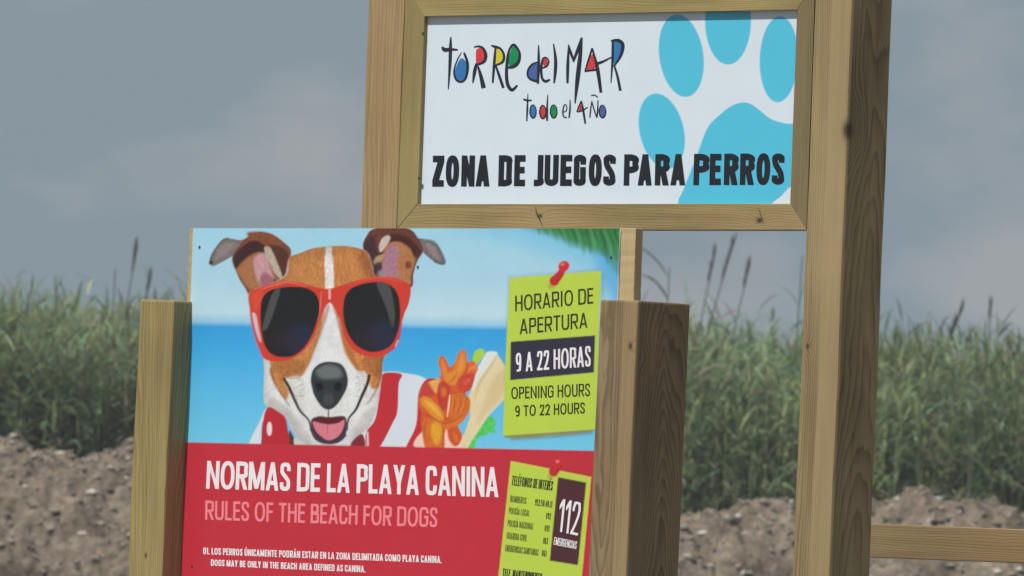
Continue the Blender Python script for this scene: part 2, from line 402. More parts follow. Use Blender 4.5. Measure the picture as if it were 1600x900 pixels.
def earth_mat():
    m, t, b = mat_new('stony earth'); N = t.nodes.new; K = t.links.new
    tcn = N('ShaderNodeTexCoord')
    n1 = N('ShaderNodeTexNoise'); n1.inputs['Scale'].default_value = 3.5; n1.inputs['Detail'].default_value = 8; n1.inputs['Roughness'].default_value = 0.65
    n2 = N('ShaderNodeTexNoise'); n2.inputs['Scale'].default_value = 17; n2.inputs['Detail'].default_value = 6; n2.inputs['Roughness'].default_value = 0.75
    v = N('ShaderNodeTexVoronoi'); v.inputs['Scale'].default_value = 34
    for n in (n1, n2, v): K(tcn.outputs['Object'], n.inputs['Vector'])
    r1 = N('ShaderNodeValToRGB'); e = r1.color_ramp.elements; e[0].position = 0.36; e[0].color = (0.130, 0.108, 0.086, 1); e[1].position = 0.66; e[1].color = (0.305, 0.262, 0.212, 1)
    K(n1.outputs[0], r1.inputs[0])
    r2 = N('ShaderNodeValToRGB'); e = r2.color_ramp.elements; e[0].position = 0.33; e[0].color = (0.36, 0.34, 0.32, 1); e[1].position = 0.72; e[1].color = (1.35, 1.3, 1.25, 1)
    K(n2.outputs[0], r2.inputs[0])
    mu = N('ShaderNodeMix'); mu.data_type = 'RGBA'; mu.blend_type = 'MULTIPLY'; mu.inputs[0].default_value = 1
    K(r1.outputs[0], mu.inputs[6]); K(r2.outputs[0], mu.inputs[7])
    r3 = N('ShaderNodeValToRGB'); e = r3.color_ramp.elements; e[0].position = 0.10; e[0].color = (1, 1, 1, 1); e[1].position = 0.2; e[1].color = (0, 0, 0, 1)
    K(v.outputs['Distance'], r3.inputs[0])
    pb = N('ShaderNodeMix'); pb.data_type = 'RGBA'; pb.inputs[7].default_value = (0.34, 0.30, 0.26, 1)
    mm = N('ShaderNodeMath'); mm.operation = 'MULTIPLY'; mm.inputs[1].default_value = 0.6; K(r3.outputs[0], mm.inputs[0]); K(mm.outputs[0], pb.inputs[0])
    K(mu.outputs[2], pb.inputs[6]); K(pb.outputs[2], b.inputs['Base Color']); b.inputs['Roughness'].default_value = 0.95
    b.inputs['Specular IOR Level'].default_value = 0.1
    bp = N('ShaderNodeBump'); bp.inputs['Strength'].default_value = 0.8; bp.inputs['Distance'].default_value = 0.03
    K(n2.outputs[0], bp.inputs['Height']); K(bp.outputs[0], b.inputs['Normal'])
    return m
EARTH = earth_mat()
me = np_mesh('ground', [(-3000, -500, 0), (3000, -500, 0), (3000, 5000, 0), (-3000, 5000, 0)], [[0, 1, 2, 3]])
tag(link('ground', me, EARTH), kind='structure')
xs = np.concatenate([np.linspace(-30, -6, 60)[:-1], np.linspace(-6, 6, 520), np.linspace(6, 30, 60)[1:]])
ys = np.concatenate([np.linspace(70.5, 73.0, 40)[:-1], np.linspace(73.0, 76.6, 170), np.linspace(76.6, 92, 60)[1:]])
X, Y = np.meshgrid(xs, ys); Z = bank_h(X, Y); idx = np.arange(X.size).reshape(X.shape)
Fq = np.stack([idx[:-1, :-1], idx[:-1, 1:], idx[1:, 1:], idx[1:, :-1]], -1).reshape(-1, 4)
tag(link('earth_bank', np_mesh('earth_bank', np.stack([X.ravel(), Y.ravel(), Z.ravel()], 1), Fq, smooth=True), EARTH), kind='structure')

def stone_mat():
    m, t, b = mat_new('stone'); N = t.nodes.new; K = t.links.new
    oi = N('ShaderNodeVertexColor'); oi.layer_name = 'tint'
    tcn = N('ShaderNodeTexCoord'); n = N('ShaderNodeTexNoise'); n.inputs['Scale'].default_value = 30; n.inputs['Detail'].default_value = 5
    K(tcn.outputs['Object'], n.inputs['Vector'])
    mr = N('ShaderNodeMapRange'); mr.inputs[1].default_value = 0.3; mr.inputs[2].default_value = 0.7; mr.inputs[3].default_value = 0.75; mr.inputs[4].default_value = 1.15
    K(n.outputs[0], mr.inputs[0]); s = N('ShaderNodeVectorMath'); s.operation = 'SCALE'; K(oi.outputs[0], s.inputs[0]); K(mr.outputs[0], s.inputs['Scale'])
    K(s.outputs[0], b.inputs['Base Color']); b.inputs['Roughness'].default_value = 0.9; b.inputs['Specular IOR Level'].default_value = 0.15
    return m
STONE = stone_mat()
def ico(sub):
    bm = bmesh.new(); bmesh.ops.create_icosphere(bm, subdivisions=sub, radius=1.0)
    V = np.array([v.co[:] for v in bm.verts]); Fc = np.array([[v.index for v in f.verts] for f in bm.faces]); bm.free(); return V, Fc
IV, IF = ico(1); IV2, IF2 = ico(2)
def stone_shape(V, rng, sz):
    s = sz * np.array([rng.uniform(.75, 1.35), rng.uniform(.7, 1.2), rng.uniform(.35, .75)])
    q = V * (1 + rng.uniform(-.34, .34, (len(V), 1)))
    for _ in range(5):                                   # broken facets
        nrm = rng.normal(size=3); nrm /= np.linalg.norm(nrm); d = q @ nrm; q = q - np.outer(np.maximum(d - .50, 0), nrm)
    q = q * s; a = rng.uniform(0, 6.28); c_, s_ = math.cos(a), math.sin(a)
    return q @ np.array([[c_, s_, 0], [-s_, c_, 0], [0, 0, 1]])
NR = 11000; VV, FF, CC = [], [], []
tones = np.array([[.23, .20, .17], [.17, .145, .12], [.36, .33, .29], [.27, .23, .185], [.13, .11, .095], [.52, .49, .44]])
px_ = rs.uniform(-6, 6, NR); py_ = np.where(rs.rand(NR) < .8, rs.uniform(73.0, 75.25, NR), rs.uniform(72, 75.3, NR))
ph_ = bank_h(px_, py_)
for i in range(NR):
    sz = 0.008 + 0.040 * rs.rand() ** 3.6
    q = stone_shape(IV, rs, sz) + [px_[i], py_[i], ph_[i] + sz * 0.12]
    FF.append(IF + len(VV) * len(IV)); VV.append(q)
    c = tones[rs.choice(6, p=[.3, .25, .12, .16, .12, .05])] * rs.uniform(.75, 1.2); CC.append(np.tile(c, (len(IV), 1)))
tag(link('rubble', np_mesh('rubble', np.concatenate(VV), np.concatenate(FF), np.concatenate(CC)), STONE),
    'loose small brown and grey stones strewn over the earth bank', 'rubble', kind='stuff')

# larger stones one can pick out
def at_dist(px, py, Y):
    d = F0 + RX * ((px - 800) / FPX) + UY * ((450 - py) / FPX); k = Y / d.y; return EYE + d * k
def ground_hit(px, py):
    for Yv in np.arange(71.5, 75.0, 0.02):
        p = at_dist(px, py, Yv)
        if p.z <= bank_h(np.array([p.x]), np.array([p.y]))[0]: return p
    p = at_dist(px, py, 74.85); p.z = bank_h(np.array([p.x]), np.array([p.y]))[0]; return p
ST = [(10, 745, 11, 1, 'flat pale stone at the left edge of the bank'),
      (38, 741, 7, 2, 'small bright white stone on the left bank beside a flat pale stone'),
      (90, 708, 9, 1, 'pale stone just under the reeds on the left bank'),
      (52, 836, 9, 2, 'small white stone low on the left part of the bank'),
      (150, 875, 17, 0, 'broad brown stone near the left post foot, low on the bank'),
      (198, 748, 7, 2, 'white stone touching the left square post from behind'),
      (45, 786, 12, 0, 'dull brown stone in the middle of the left bank'),
      (128, 722, 16, 3, 'long greyish stone lying askew high on the left bank'),
      (180, 690, 17, 0, 'rounded brown rock on the crest beside the left post'),
      (112, 800, 8, 1, 'small pale stone halfway between left edge and left post'),
      (1135, 808, 12, 1, 'pale stone on the bank crest between the two big right posts'),
      (1165, 835, 14, 3, 'grey rock on the slope between the two big right posts'),
      (1078, 868, 12, 0, 'brown rock against the short thick post on its right'),
      (1110, 886, 10, 1, 'pale stone at the bottom edge between the posts'),
      (1205, 862, 12, 0, 'brown rock close left of the tall post'),
      (1402, 782, 15, 2, 'whitish flat rock on the crest right of the tall post'),
      (1500, 800, 13, 1, 'pale rock above the fence rail in the middle'),
      (1545, 792, 9, 3, 'small grey rock near the right edge above the fence rail'),
      (1470, 815, 20, 0, 'long brown slab just above the fence rail'),
      (1590, 815, 10, 1, 'pale stone at the right picture edge above the rail'),
      (1560, 893, 16, 1, 'pale rock under the fence rail near the right edge'),
      (1375, 884, 12, 3, 'grey rock under the fence rail beside the tall post'),
      (1440, 890, 11, 0, 'brown stone under the fence rail left of its middle')]
cols = [(.26, .21, .165), (.40, .365, .32), (.58, .56, .52), (.28, .265, .25)]
for i, (px, py, wpx, ci, lab) in enumerate(ST):
    p = ground_hit(px, py); sz = wpx / 237 / 1.7; rng = np.random.RandomState(100 + i)
    q = stone_shape(IV2, rng, sz); cc = np.tile(np.array(cols[ci]) * rng.uniform(.92, 1.05), (len(q), 1))
    o = link('stone', np_mesh('stone', q, IF2, cc), STONE); o.location = (p.x, p.y, p.z + sz * .1)
    tag(o, lab, 'stone', 'larger stones on the earth bank')

# ================================================================== REEDS
def leaf_mat(name, trans=0.3):
    m, t, b = mat_new(name); N = t.nodes.new; K = t.links.new
    a = N('ShaderNodeVertexColor'); a.layer_name = 'tint'
    tcn = N('ShaderNodeTexCoord'); n = N('ShaderNodeTexNoise'); n.inputs['Scale'].default_value = 1.4; n.inputs['Detail'].default_value = 3
    K(tcn.outputs['Object'], n.inputs['Vector'])
    mr = N('ShaderNodeMapRange'); mr.inputs[1].default_value = 0.35; mr.inputs[2].default_value = 0.65; mr.inputs[3].default_value = 0.8; mr.inputs[4].default_value = 1.2
    K(n.outputs[0], mr.inputs[0]); s = N('ShaderNodeVectorMath'); s.operation = 'SCALE'; K(a.outputs[0], s.inputs[0]); K(mr.outputs[0], s.inputs['Scale'])
    K(s.outputs[0], b.inputs['Base Color']); b.inputs['Roughness'].default_value = 0.55; b.inputs['Specular IOR Level'].default_value = 0.3
    tr = N('ShaderNodeBsdfTranslucent'); K(s.outputs[0], tr.inputs[0]); mxs = N('ShaderNodeMixShader'); mxs.inputs[0].default_value = trans
    K(b.outputs[0], mxs.inputs[1]); K(tr.outputs[0], mxs.inputs[2]); K(mxs.outputs[0], t.nodes['Material Output'].inputs[0])
    return m
LEAF = leaf_mat('reed leaf', .42)
def blades(base, az, length, width, up, droop, col, seg=5, twist=None):
    """vectorised arching blades. base Nx3; returns V, F, C"""
    n = len(base); t = np.linspace(0, 1, seg + 1)
    elev = up[:, None] - droop[:, None] * t[None, :] ** 1.4           # local elevation angle along blade
    ds = length[:, None] / seg
    hx = np.concatenate([np.zeros((n, 1)), np.cumsum(np.cos(elev[:, :-1]) * ds, 1)], 1)
    hz = np.concatenate([np.zeros((n, 1)), np.cumsum(np.sin(elev[:, :-1]) * ds, 1)], 1)
    cx, cy = np.cos(az)[:, None], np.sin(az)[:, None]
    P = np.stack([base[:, 0:1] + hx * cx, base[:, 1:2] + hx * cy, base[:, 2:3] + hz], -1)
    wd = width[:, None] * np.clip(np.minimum(t * 6 + .35, 1) * (1 - t ** 2.2), 0.02, 1)[None, :]
    tw = rs.uniform(-.9, .9, n)[:, None] if twist is None else twist
    sx, sy, sz = -np.sin(az)[:, None] * np.cos(tw), np.cos(az)[:, None] * np.cos(tw), np.sin(tw) * np.ones_like(cx)
    side = np.stack([sx * wd, sy * wd, sz * wd], -1) / 2
    V = np.stack([P - side, P + side], 2).reshape(-1, 3)
    b0 = (np.arange(n) * (seg + 1) * 2)[:, None]; k = np.arange(seg)[None, :] * 2
    Fq = np.stack([b0 + k, b0 + k + 1, b0 + k + 3, b0 + k + 2], -1).reshape(-1, 4)
    C = np.repeat(col, (seg + 1) * 2, axis=0)
    return V, Fq, C
NS = 15000
sx_ = rs.uniform(-7, 7, NS); sy_ = 75.25 + 4.3 * rs.rand(NS) ** 1.3
sg0 = bank_h(sx_, sy_, False) - .03
top = 2.99 + 0.020 * (sx_ > 3) - .05 * sstep((sx_ - .2) / .8) * (sx_ < 2.3) + .20 * vnoise(sx_ * 1.1, sy_ * 1.1, 8) + .10 * vnoise(sx_ * 3.1, sx_ * 0 + 2, 3) + rs.normal(0, .11, NS) + .16 * vnoise(sx_ * 2.2, sx_ * 0 + 5, 31)
sh_ = (top - sg0)
sh_ *= np.where(sy_ < 76.0, rs.uniform(.35, .98, NS), 1.0)
sg = bank_h(sx_, sy_, False) - .03
lean_az = rs.uniform(0, 6.28, NS); lean = np.abs(rs.normal(0, .13, NS))
patch = vnoise(sx_ * .8, sy_ * .8, 12) + .6 * vnoise(sx_ * 2.4, sy_ * 2.4, 13)
def green(n, pat, dry):
    base = np.array([.205, .272, .140]); c = base[None] * (1 + .5 * pat[:, None]) * rs.uniform(.62, 1.45, (n, 1))
    yl = rs.rand(n) < .16; c[yl] = c[yl] * [1.35, 1.2, .95]
    bl_ = rs.rand(n) < .2; c[bl_] = c[bl_] * [.8, 1.0, 1.25]
    c[dry] = np.array([.30, .25, .18]) * rs.uniform(.6, 1.15, (dry.sum(), 1)); return c
Vs, Fs, Cs = [], [], []; nv = 0
def add(V, Fq, C):
    global nv
    Vs.append(V); Fs.append(Fq + nv); Cs.append(C); nv += len(V)
b0 = np.stack([sx_, sy_, sg], 1)
add(*blades(b0, lean_az, sh_, np.full(NS, .013), np.full(NS, 1.571) - lean, lean * .8, green(NS, patch, rs.rand(NS) < .25), 4))
for k in range(12):
    f = rs.uniform(0.05 if k < 9 else .72, 1.0, NS); n = NS
    hx = np.cos(1.571 - lean) * sh_ * f
    b = np.stack([sx_ + hx * np.cos(lean_az), sy_ + hx * np.sin(lean_az), sg + sh_ * f * .985], 1)
    L_ = rs.uniform(.16, .38, n) * (1.08 - .35 * f)
    add(*blades(b, rs.uniform(0, 6.28, n), L_, rs.uniform(.010, .025, n), rs.uniform(.55, 1.45, n), rs.uniform(.5, 2.5, n) * (1.25 - .6 * f), green(n, patch, rs.rand(n) < (.09 + .16 * (f < .5))), 3))
reeds = link('reeds', np_mesh('reeds', np.concatenate(Vs), np.concatenate(Fs), np.concatenate(Cs)), LEAF)
tag(reeds, 'dense green reed bed growing along the top of the earth bank', 'reeds', kind='stuff')
print('reed tris', sum(len(f) for f in Fs) * 2)

# tall single stalks standing out above the bed
def stalk(px, py, Y, bend, plume, lab, leafy=0, dark=True):
    tip = at_dist(px, py, Y); g = float(bank_h(np.array([tip.x]), np.array([Y]), False)[0]); bx = tip.x - bend
    o = empty('reed_stalk', Matrix.Translation((bx, Y, g)), label=lab, cat='reed', group='tall reed stalks standing above the bed')
    H = tip.z - g; pts = [Vector((bend * t ** 1.6, 0, H * t)) for t in np.linspace(0, 1, 13)]
    V, Fq = [], []
    for i, p in enumerate(pts):
        r = .0085 * (1 - .55 * i / 12)
        for k in range(5): V.append((p.x + r * math.cos(k * 1.2566), r * math.sin(k * 1.2566), p.z))
    for i in range(12):
        for k in range(5): Fq.append([i * 5 + k, i * 5 + (k + 1) % 5, i * 5 + 5 + (k + 1) % 5, i * 5 + 5 + k])
    c0 = np.array([.14, .14, .11])
    link('stem', np_mesh('stem', V, Fq, np.tile(c0, (len(V), 1))), LEAF, o)
    rng = np.random.RandomState(int(px))
    if plume:
        n = 70; f = rng.rand(n); i0 = 1 - plume / H * f
        base = np.array([[bend * t ** 1.6, 0, H * t] for t in i0])
        V, Fq, C = blades(base, rng.uniform(0, 6.28, n), rng.uniform(.04, .10, n), np.full(n, .010), rng.uniform(1.3, 1.55, n), rng.uniform(0, .5, n), np.tile([.17, .155, .14], (n, 1)) * rng.uniform(.7, 1.4, (n, 1)), 3)
        link('plume', np_mesh('plume', V, Fq, C), LEAF, o)
    if leafy:
        for q in range(leafy):
            t = rng.uniform(.55, 1); sgn = rng.choice([0, 3.14]) + rng.uniform(-.5, .5)
            V, Fq, C = blades(np.array([[bend * t ** 1.6, 0, H * t]]), np.array([sgn]), np.array([rng.uniform(.28, .5)]), np.array([.026]), np.array([rng.uniform(.9, 1.4)]), np.array([rng.uniform(.8, 2.0)]), np.array([[.085, .125, .07]]), 7)
            link('leaf', np_mesh('leaf', V, Fq, C), LEAF, o)
stalk(1151, 366, 76.4, .42, .34, 'tallest dark reed plume, rising right of the short thick post')
stalk(1118, 392, 76.8, .26, .24, 'thin dark reed stalk left of the tallest plume')
stalk(1172, 412, 77.0, .30, .18, 'thin pale grey reed stalk right of the tallest plume')
stalk(1046, 418, 75.9, .02, 0, 'leafy green reed just over the top of the short thick post', 6)
stalk(1254, 400, 76.2, .05, 0, 'reed with a drooping dark leaf against the left edge of the tall post', 4)
stalk(1506, 478, 76.3, .45, .22, 'leaning dark reed plume right of the tall post')
stalk(1548, 476, 76.8, .03, .12, 'thin upright reed tip near the right edge', 0)
stalk(214, 388, 76.6, .20, .18, 'faint thin reed plume left of the rules board')
stalk(236, 430, 76.2, .18, .14, 'dark reed plume behind the top of the left square post')
stalk(180, 420, 77.2, .02, .0, 'slim reed tip standing over the left reed bed', 2)

# ================================================================== WOOD
OL, OD = (0.345, 0.255, 0.120), (0.165, 0.108, 0.046)          # greenish pressure treated pine
BL_, BD = (0.335, 0.235, 0.118), (0.140, 0.092, 0.046)
DARKSCREW = flat_mat('screw steel', (0.12, 0.11, 0.10), 0.45, 0.7)
PRINT_A = print_mat('panel print', 0.38); PRINT_B = print_mat('board print', 0.36)
BLACK = flat_mat('black print', pc(30, 34, 42)[:3], 0.5)
NAVY = flat_mat('dark blue print', pc(36, 40, 54)[:3], 0.45)
WHITE = flat_mat('white print', pc(236, 232, 238)[:3], 0.4)
PINK = flat_mat('pink print', pc(240, 136, 146)[:3], 0.4)
FAINT = flat_mat('faded olive print', pc(96, 108, 44)[:3], 0.45)
GREY = flat_mat('olive black print', pc(58, 58, 36)[:3], 0.45)

# ------------------------------------------------------------------ play area sign (upper)
A = empty('dog_play_area_sign', MA, label='tall timber framed sign reading ZONA DE JUEGOS PARA PERROS with blue paw print', cat='sign')
FY = -0.011                                                    # frame front stands 11 mm before the panel
tlx, tlz = on(668, 26, MA); brx, brz = on(1247, 319.5, MA); 
brx = on(1240, 170, MA)[0]; tlx = on(663, 170, MA)[0]
brx = (on(1247, 17, MA)[0] + on(1232, 320, MA)[0]) / 2; tlx = (on(668, 26, MA)[0] + on(658, 318, MA)[0]) / 2
tlz = (on(668, 26, MA)[1] + on(1247, 16.5, MA)[1]) / 2; brz = (on(658, 318, MA)[1] + on(1232, 320, MA)[1]) / 2
oxl = on(627, 170, MA, FY)[0]; oxr = on(1266.5, 170, MA, FY)[0]
ozb = (on(622, 357, MA, FY)[1] + on(1258, 361, MA, FY)[1]) / 2; ozt = tlz + 0.068
print('A panel', tlx, brx, tlz, brz, 'frame', oxl, oxr, ozt, ozb)
ix0, ix1, iz0, iz1 = tlx, brx + 0.011, brz, tlz
g = 0.0012
def bar(pts, name, mat, y0=FY, y1=0.034):
    return link(name, prism([(x, y0, z) for x, z in pts], [(x, y1, z) for x, z in pts], 0.0011), mat, A)
W_ft = wood('pine frame top', (.335, .262, .108), (.180, .128, .050), (.10, .05), (.01, .01), 'X', ring=.006, contrast=.28, green=.03)
W_fb = wood('pine frame bottom', (.335, .245, .110), (.150, .098, .042), (.06, .08), (.02, .02), 'X', knots=[(on(849, 338, MA)[0], FY, on(849, 338, MA)[1], .006), (on(1192, 345, MA)[0], FY, on(1192, 345, MA)[1], .008)], ring=.0065, contrast=.30, green=.02)
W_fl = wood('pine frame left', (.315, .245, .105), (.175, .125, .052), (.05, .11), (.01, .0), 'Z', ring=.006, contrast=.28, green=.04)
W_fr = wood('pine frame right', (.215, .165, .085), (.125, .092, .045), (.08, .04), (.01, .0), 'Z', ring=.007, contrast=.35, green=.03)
bar([(oxl, ozt), (ix0, iz1), (ix1, iz1), (oxr, ozt)], 'frame_rail', W_ft)
bar([(oxl, ozb), (oxr, ozb), (ix1, iz0), (ix0, iz0)], 'frame_rail', W_fb)
bar([(oxl - 0, ozb + g), (ix0 - 0, iz0 + g), (ix0, iz1 - g), (oxl, ozt - g)], 'frame_stile', W_fl)
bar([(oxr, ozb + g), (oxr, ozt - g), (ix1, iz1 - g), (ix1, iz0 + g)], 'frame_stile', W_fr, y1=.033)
# posts
pw, pd = 0.118, 0.132
xl1 = oxl - 0.0015; xl0 = on(570, 180, MA, FY)[0]
W_tallL = wood('pine tall post left', (.365, .262, .130), (.165, .108, .048), (.05, .13), (.01, .02), c=(xl0, 0, 1.6), ring=.008, contrast=.45, green=-.1)
link('post', post_mesh(xl0, xl1, FY - .001, FY + pd, -.4, 2.78, 0, seed=3), W_tallL, A)
xr0 = oxr + 0.0008 - 0.004 * 2.5; zk = on(1330, 203, MA, FY)[1]; Zm = on(1300, 450, MA, FY)[1]
xr1 = xr0 + (on(1333, 100, MA, FY)[0] - on(1275, 100, MA, FY)[0])
kx = xr1; kn = [(xr1 + .004 * (zk + .4) - .003, FY + .005, zk, .0165)]
W_tallR = wood('pine tall post right', (.362, .270, .138), (.120, .084, .042), (.075, -.012), (.022, .006), c=((xr0 + xr1) / 2, FY + pd / 2, 1.6), band=(.000, .004, (.40, .30, .155), -.058), knots=kn + [(on(1262, 541, MA, FY)[0], FY, on(1262, 541, MA, FY)[1], .0055)], ring=.0042, contrast=.62, wob=.010, green=.02)
link('post', post_mesh(xr0, xr1, FY - .001, FY + pd, -.4, 2.78, 0.004, seed=8, bevel=.007), W_tallR, A)
# panel
CA = Canvas(645, 5, 1265, 335, 2.0); CA.img[:] = lin((214, 228, 240))
cy_ = (84, 193, 226)
CA.ell(1064.5, 87, 34.5, 65, cy_, R(-8)); CA.ell(1137.5, 32, 36, 69, cy_, 0.0)
CA.ell(1217, 92.5, 30, 67.5, cy_, R(2)); CA.ell(1034, 205, 34.5, 60, cy_, R(-13))
CA.poly([(1106, 199), (1126, 178), (1144, 165), (1161, 160), (1174, 163), (1188, 173), (1205, 186), (1228, 193), (1262, 199), (1268, 260), (1231, 295), (1220, 307), (1203, 321), (1180, 350), (1100, 352), (1061, 322), (1068, 296), (1079, 268), (1092, 234)], cy_)
panel = printed_sheet('panel', MA, tlx - .006, ix1 + .006, brz - .006, tlz + .006, 470, 260, CA, 0.004, A, PRINT_A)
# bold condensed line, one glyph after the other
st = Strokes(MA)
def glyph(st, ch, T, wd, hp, sw=8.6, sh=10.0):
    """one capital built from pen strokes; T maps the unit box to the photo, wd/hp its size, sw/sh the pen"""
    st.y = st.y0
    acc = {'Á': 'A', 'É': 'E', 'Í': 'I', 'Ú': 'U', 'Ñ': 'N'}
    if ch in acc:
        st.strip([T(.42, 1.10), T(.72, 1.30)], sw * .8, None, False); ch = acc[ch]
    a = sw / 2 / wd; b = sh / 2 / hp; pen = (sw, sh)
    P = lambda pts, sm=False: st.strip([T(*p) for p in pts], sw, pen, sm)
    Q = lambda pts: st.blob([T(*p) for p in pts], False)
    def bowl(y0, y1, xr, xs=None):
        P([(a, y1 - b), (xr * .55, y1 - b), (xr * .86, y1 - b * 1.6), (xr - a, (y0 + y1) / 2), (xr * .86, y0 + b * 1.6), (xr * .55, y0 + b), (a, y0 + b)], True)
    def ringo(n=29, e=.84, y0=0., y1=1.):
        tt = np.linspace(0, 2 * math.pi, n); cy = (y0 + y1) / 2; hy = (y1 - y0) / 2
        P([(.5 + (.5 - a) * np.sign(math.cos(q)) * abs(math.cos(q)) ** e, cy + (hy + .01 - b) * np.sign(math.sin(q)) * abs(math.sin(q)) ** e) for q in tt])
    if ch == 'Z': P([(0, 1 - b), (1, 1 - b)]); P([(0, b), (1, b)]); Q(((0, 2 * b), (1 - 2.4 * a, 1 - 2 * b), (1, 1 - 2 * b), (2.4 * a, 2 * b)))
    elif ch == 'N': P([(a, 0), (a, 1)]); P([(1 - a, 0), (1 - a, 1)]); Q(((.2 * a, 1), (1.9 * a, 1), (1 - .2 * a, 0), (1 - 1.9 * a, 0)))
    elif ch == 'M':
        P([(a, 0), (a, 1)]); P([(1 - a, 0), (1 - a, 1)]); Q(((0, 1), (2.2 * a, 1), (.5 + a, .05), (.5 - a, .05))); Q(((1, 1), (1 - 2.2 * a, 1), (.5 - a, .05), (.5 + a, .05)))
    elif ch == 'A':
        Q(((0, 0), (2 * a, 0), (.5 + .9 * a, 1), (.5 - 1.0 * a, 1))); Q(((1, 0), (1 - 2 * a, 0), (.5 - .9 * a, 1), (.5 + 1.0 * a, 1))); P([(.2, .27), (.8, .27)])
    elif ch == 'V':
        Q(((0, 1), (2 * a, 1), (.5 + .9 * a, 0), (.5 - 1.0 * a, 0))); Q(((1, 1), (1 - 2 * a, 1), (.5 - .9 * a, 0), (.5 + 1.0 * a, 0)))
    elif ch == 'Y':
        Q(((0, 1), (2.1 * a, 1), (.5 + a, .45), (.5 - a, .38))); Q(((1, 1), (1 - 2.1 * a, 1), (.5 - a, .45), (.5 + a, .38))); P([(.5, 0), (.5, .45)])
    elif ch == 'E' or ch == 'F' or ch == 'L':
        P([(a, 0), (a, 1)])
        if ch != 'L': P([(a, 1 - b), (1, 1 - b)]); P([(a, .52), (.94, .52)])
        if ch != 'F': P([(a, b), (1, b)])
    elif ch == 'H': P([(a, 0), (a, 1)]); P([(1 - a, 0), (1 - a, 1)]); P([(a, .52), (1 - a, .52)])
    elif ch == 'I': P([(.5, 0), (.5, 1)])
    elif ch == 'T': P([(.5, 0), (.5, 1)]); P([(0, 1 - b), (1, 1 - b)])
    elif ch == 'J': P([(1 - a, 1), (1 - a, .45), (1 - a, .25), (.80, b * 1.35), (.5, b), (.1, b)], True)
    elif ch == 'U': P([(a, 1), (a, .45), (a, .28), (.24, b * 1.45), (.5, b), (.76, b * 1.45), (1 - a, .28), (1 - a, .45), (1 - a, 1)], True)
    elif ch in 'O0': ringo()
    elif ch == 'D': P([(a, 0), (a, 1)]); P([(a, 1 - b), (.5, 1 - b), (.80, .96 - b), (1 - a, .74), (1 - a, .5), (1 - a, .26), (.80, .04 + b), (.5, b), (a, b)], True)
    elif ch == 'B': P([(a, 0), (a, 1)]); bowl(.48, 1, .94); bowl(0, .56, 1)
    elif ch in 'PR':
        P([(a, 0), (a, 1)]); bowl(.40, 1, 1)
        if ch == 'R': Q(((.36, .46), (.36 + 2.1 * a, .48), (1.04, 0), (1.04 - 2.2 * a, 0)))
    elif ch == 'G':
        P([(1 - a, .68), (1 - a, .78), (.76, 1 - b * 1.35), (.5, 1 - b), (.24, 1 - b * 1.35), (a, .74), (a, .5), (a, .26), (.24, b * 1.35), (.5, b), (.76, b * 1.35), (1 - a, .24), (1 - a, .5)], True); P([(.52, .5), (1, .5)])
    elif ch == 'C':
        P([(1 - a, .66), (1 - a, .76), (.76, 1 - b * 1.35), (.5, 1 - b), (.24, 1 - b * 1.35), (a, .74), (a, .5), (a, .26), (.24, b * 1.35), (.5, b), (.76, b * 1.35), (1 - a, .24), (1 - a, .34)], True)
    elif ch == 'S':
        P([(1 - a, .70), (1 - a, .79), (.76, 1 - b * 1.35), (.5, 1 - b), (.24, 1 - b * 1.35), (a, .76), (a * 1.3, .64), (.5, .51), (1 - a * 1.3, .37), (1 - a, .22), (.76, b * 1.35), (.5, b), (.24, b * 1.35), (a, .21), (a, .30)], True)
    elif ch == '1': P([(1 - a, 0), (1 - a, 1)]); Q(((1 - 2 * a, 1), (1 - 2 * a, .80), (.0, .66), (.0, .80)))
    elif ch == '2': P([(a, .70), (a, .80), (.26, 1 - b * 1.3), (.5, 1 - b), (.76, 1 - b * 1.3), (1 - a, .76), (.9 - a, .56), (.5, .30), (a, b)]); P([(0, b), (1, b)])
    elif ch == '4': P([(.72, 0), (.72, 1)]); P([(0, .28), (1, .28)]); P([(.70, .96), (.08, .30)])
    elif ch == '5': P([(.9, 1 - b), (.16, 1 - b), (.10, .58), (.5, .64), (1 - a, .46), (1 - a, .24), (.74, b * 1.2), (.5, b), (.1, b * 1.5)])
    elif ch == '6': ringo(y0=0, y1=.6); P([(a, .3), (a, .6), (.3, .9), (.8, 1 - b)])
    elif ch == '9': ringo(y0=.38, y1=1.0); P([(1 - a, .7), (1 - a, .4), (.74, .10), (.2, b)])
    elif ch == '.': P([(.5, 0), (.5, min(.17, 3 * b))])
WID = dict(I=.20, J=.36, L=.44, E=.46, F=.44, M=.78, N=.60, O=.64, D=.60, C=.54, S=.50, T=.52, Y=.58, A=.62, R=.56, P=.52, H=.58, U=.58, G=.60, B=.54, V=.60, Z=.50)
WID.update({'O': .68, 'N': .62, '0': .56, '1': .30, '.': .16, ' ': .20, 'Á': .62, 'É': .46, 'Í': .20, 'Ú': .58, 'Ñ': .60})
def stroke_text(s, M, tl, tr, br, bl, mat, parent, pen, gap=.10):
    ws = [WID.get(c, .5) for c in s]; tot = sum(ws) + gap * (len(s) - 1); x = 0; st = Strokes(M)
    Wp = math.hypot(br[0] - bl[0], br[1] - bl[1]); Hp = math.hypot(tl[0] - bl[0], tl[1] - bl[1])
    for c, w_ in zip(s, ws):
        u0, u1 = x / tot, (x + w_) / tot; x += w_ + gap
        if c == ' ': continue
        def T(u, v, u0=u0, u1=u1):
            q = u0 + (u1 - u0) * u
            return ((bl[0] * (1 - q) + br[0] * q) * (1 - v) + (tl[0] * (1 - q) + tr[0] * q) * v, (bl[1] * (1 - q) + br[1] * q) * (1 - v) + (tl[1] * (1 - q) + tr[1] * q) * v)
        glyph(st, c, T, Wp * w_ / tot, Hp, *pen)
    return st.build('lettering', mat, parent)
st = Strokes(MA)
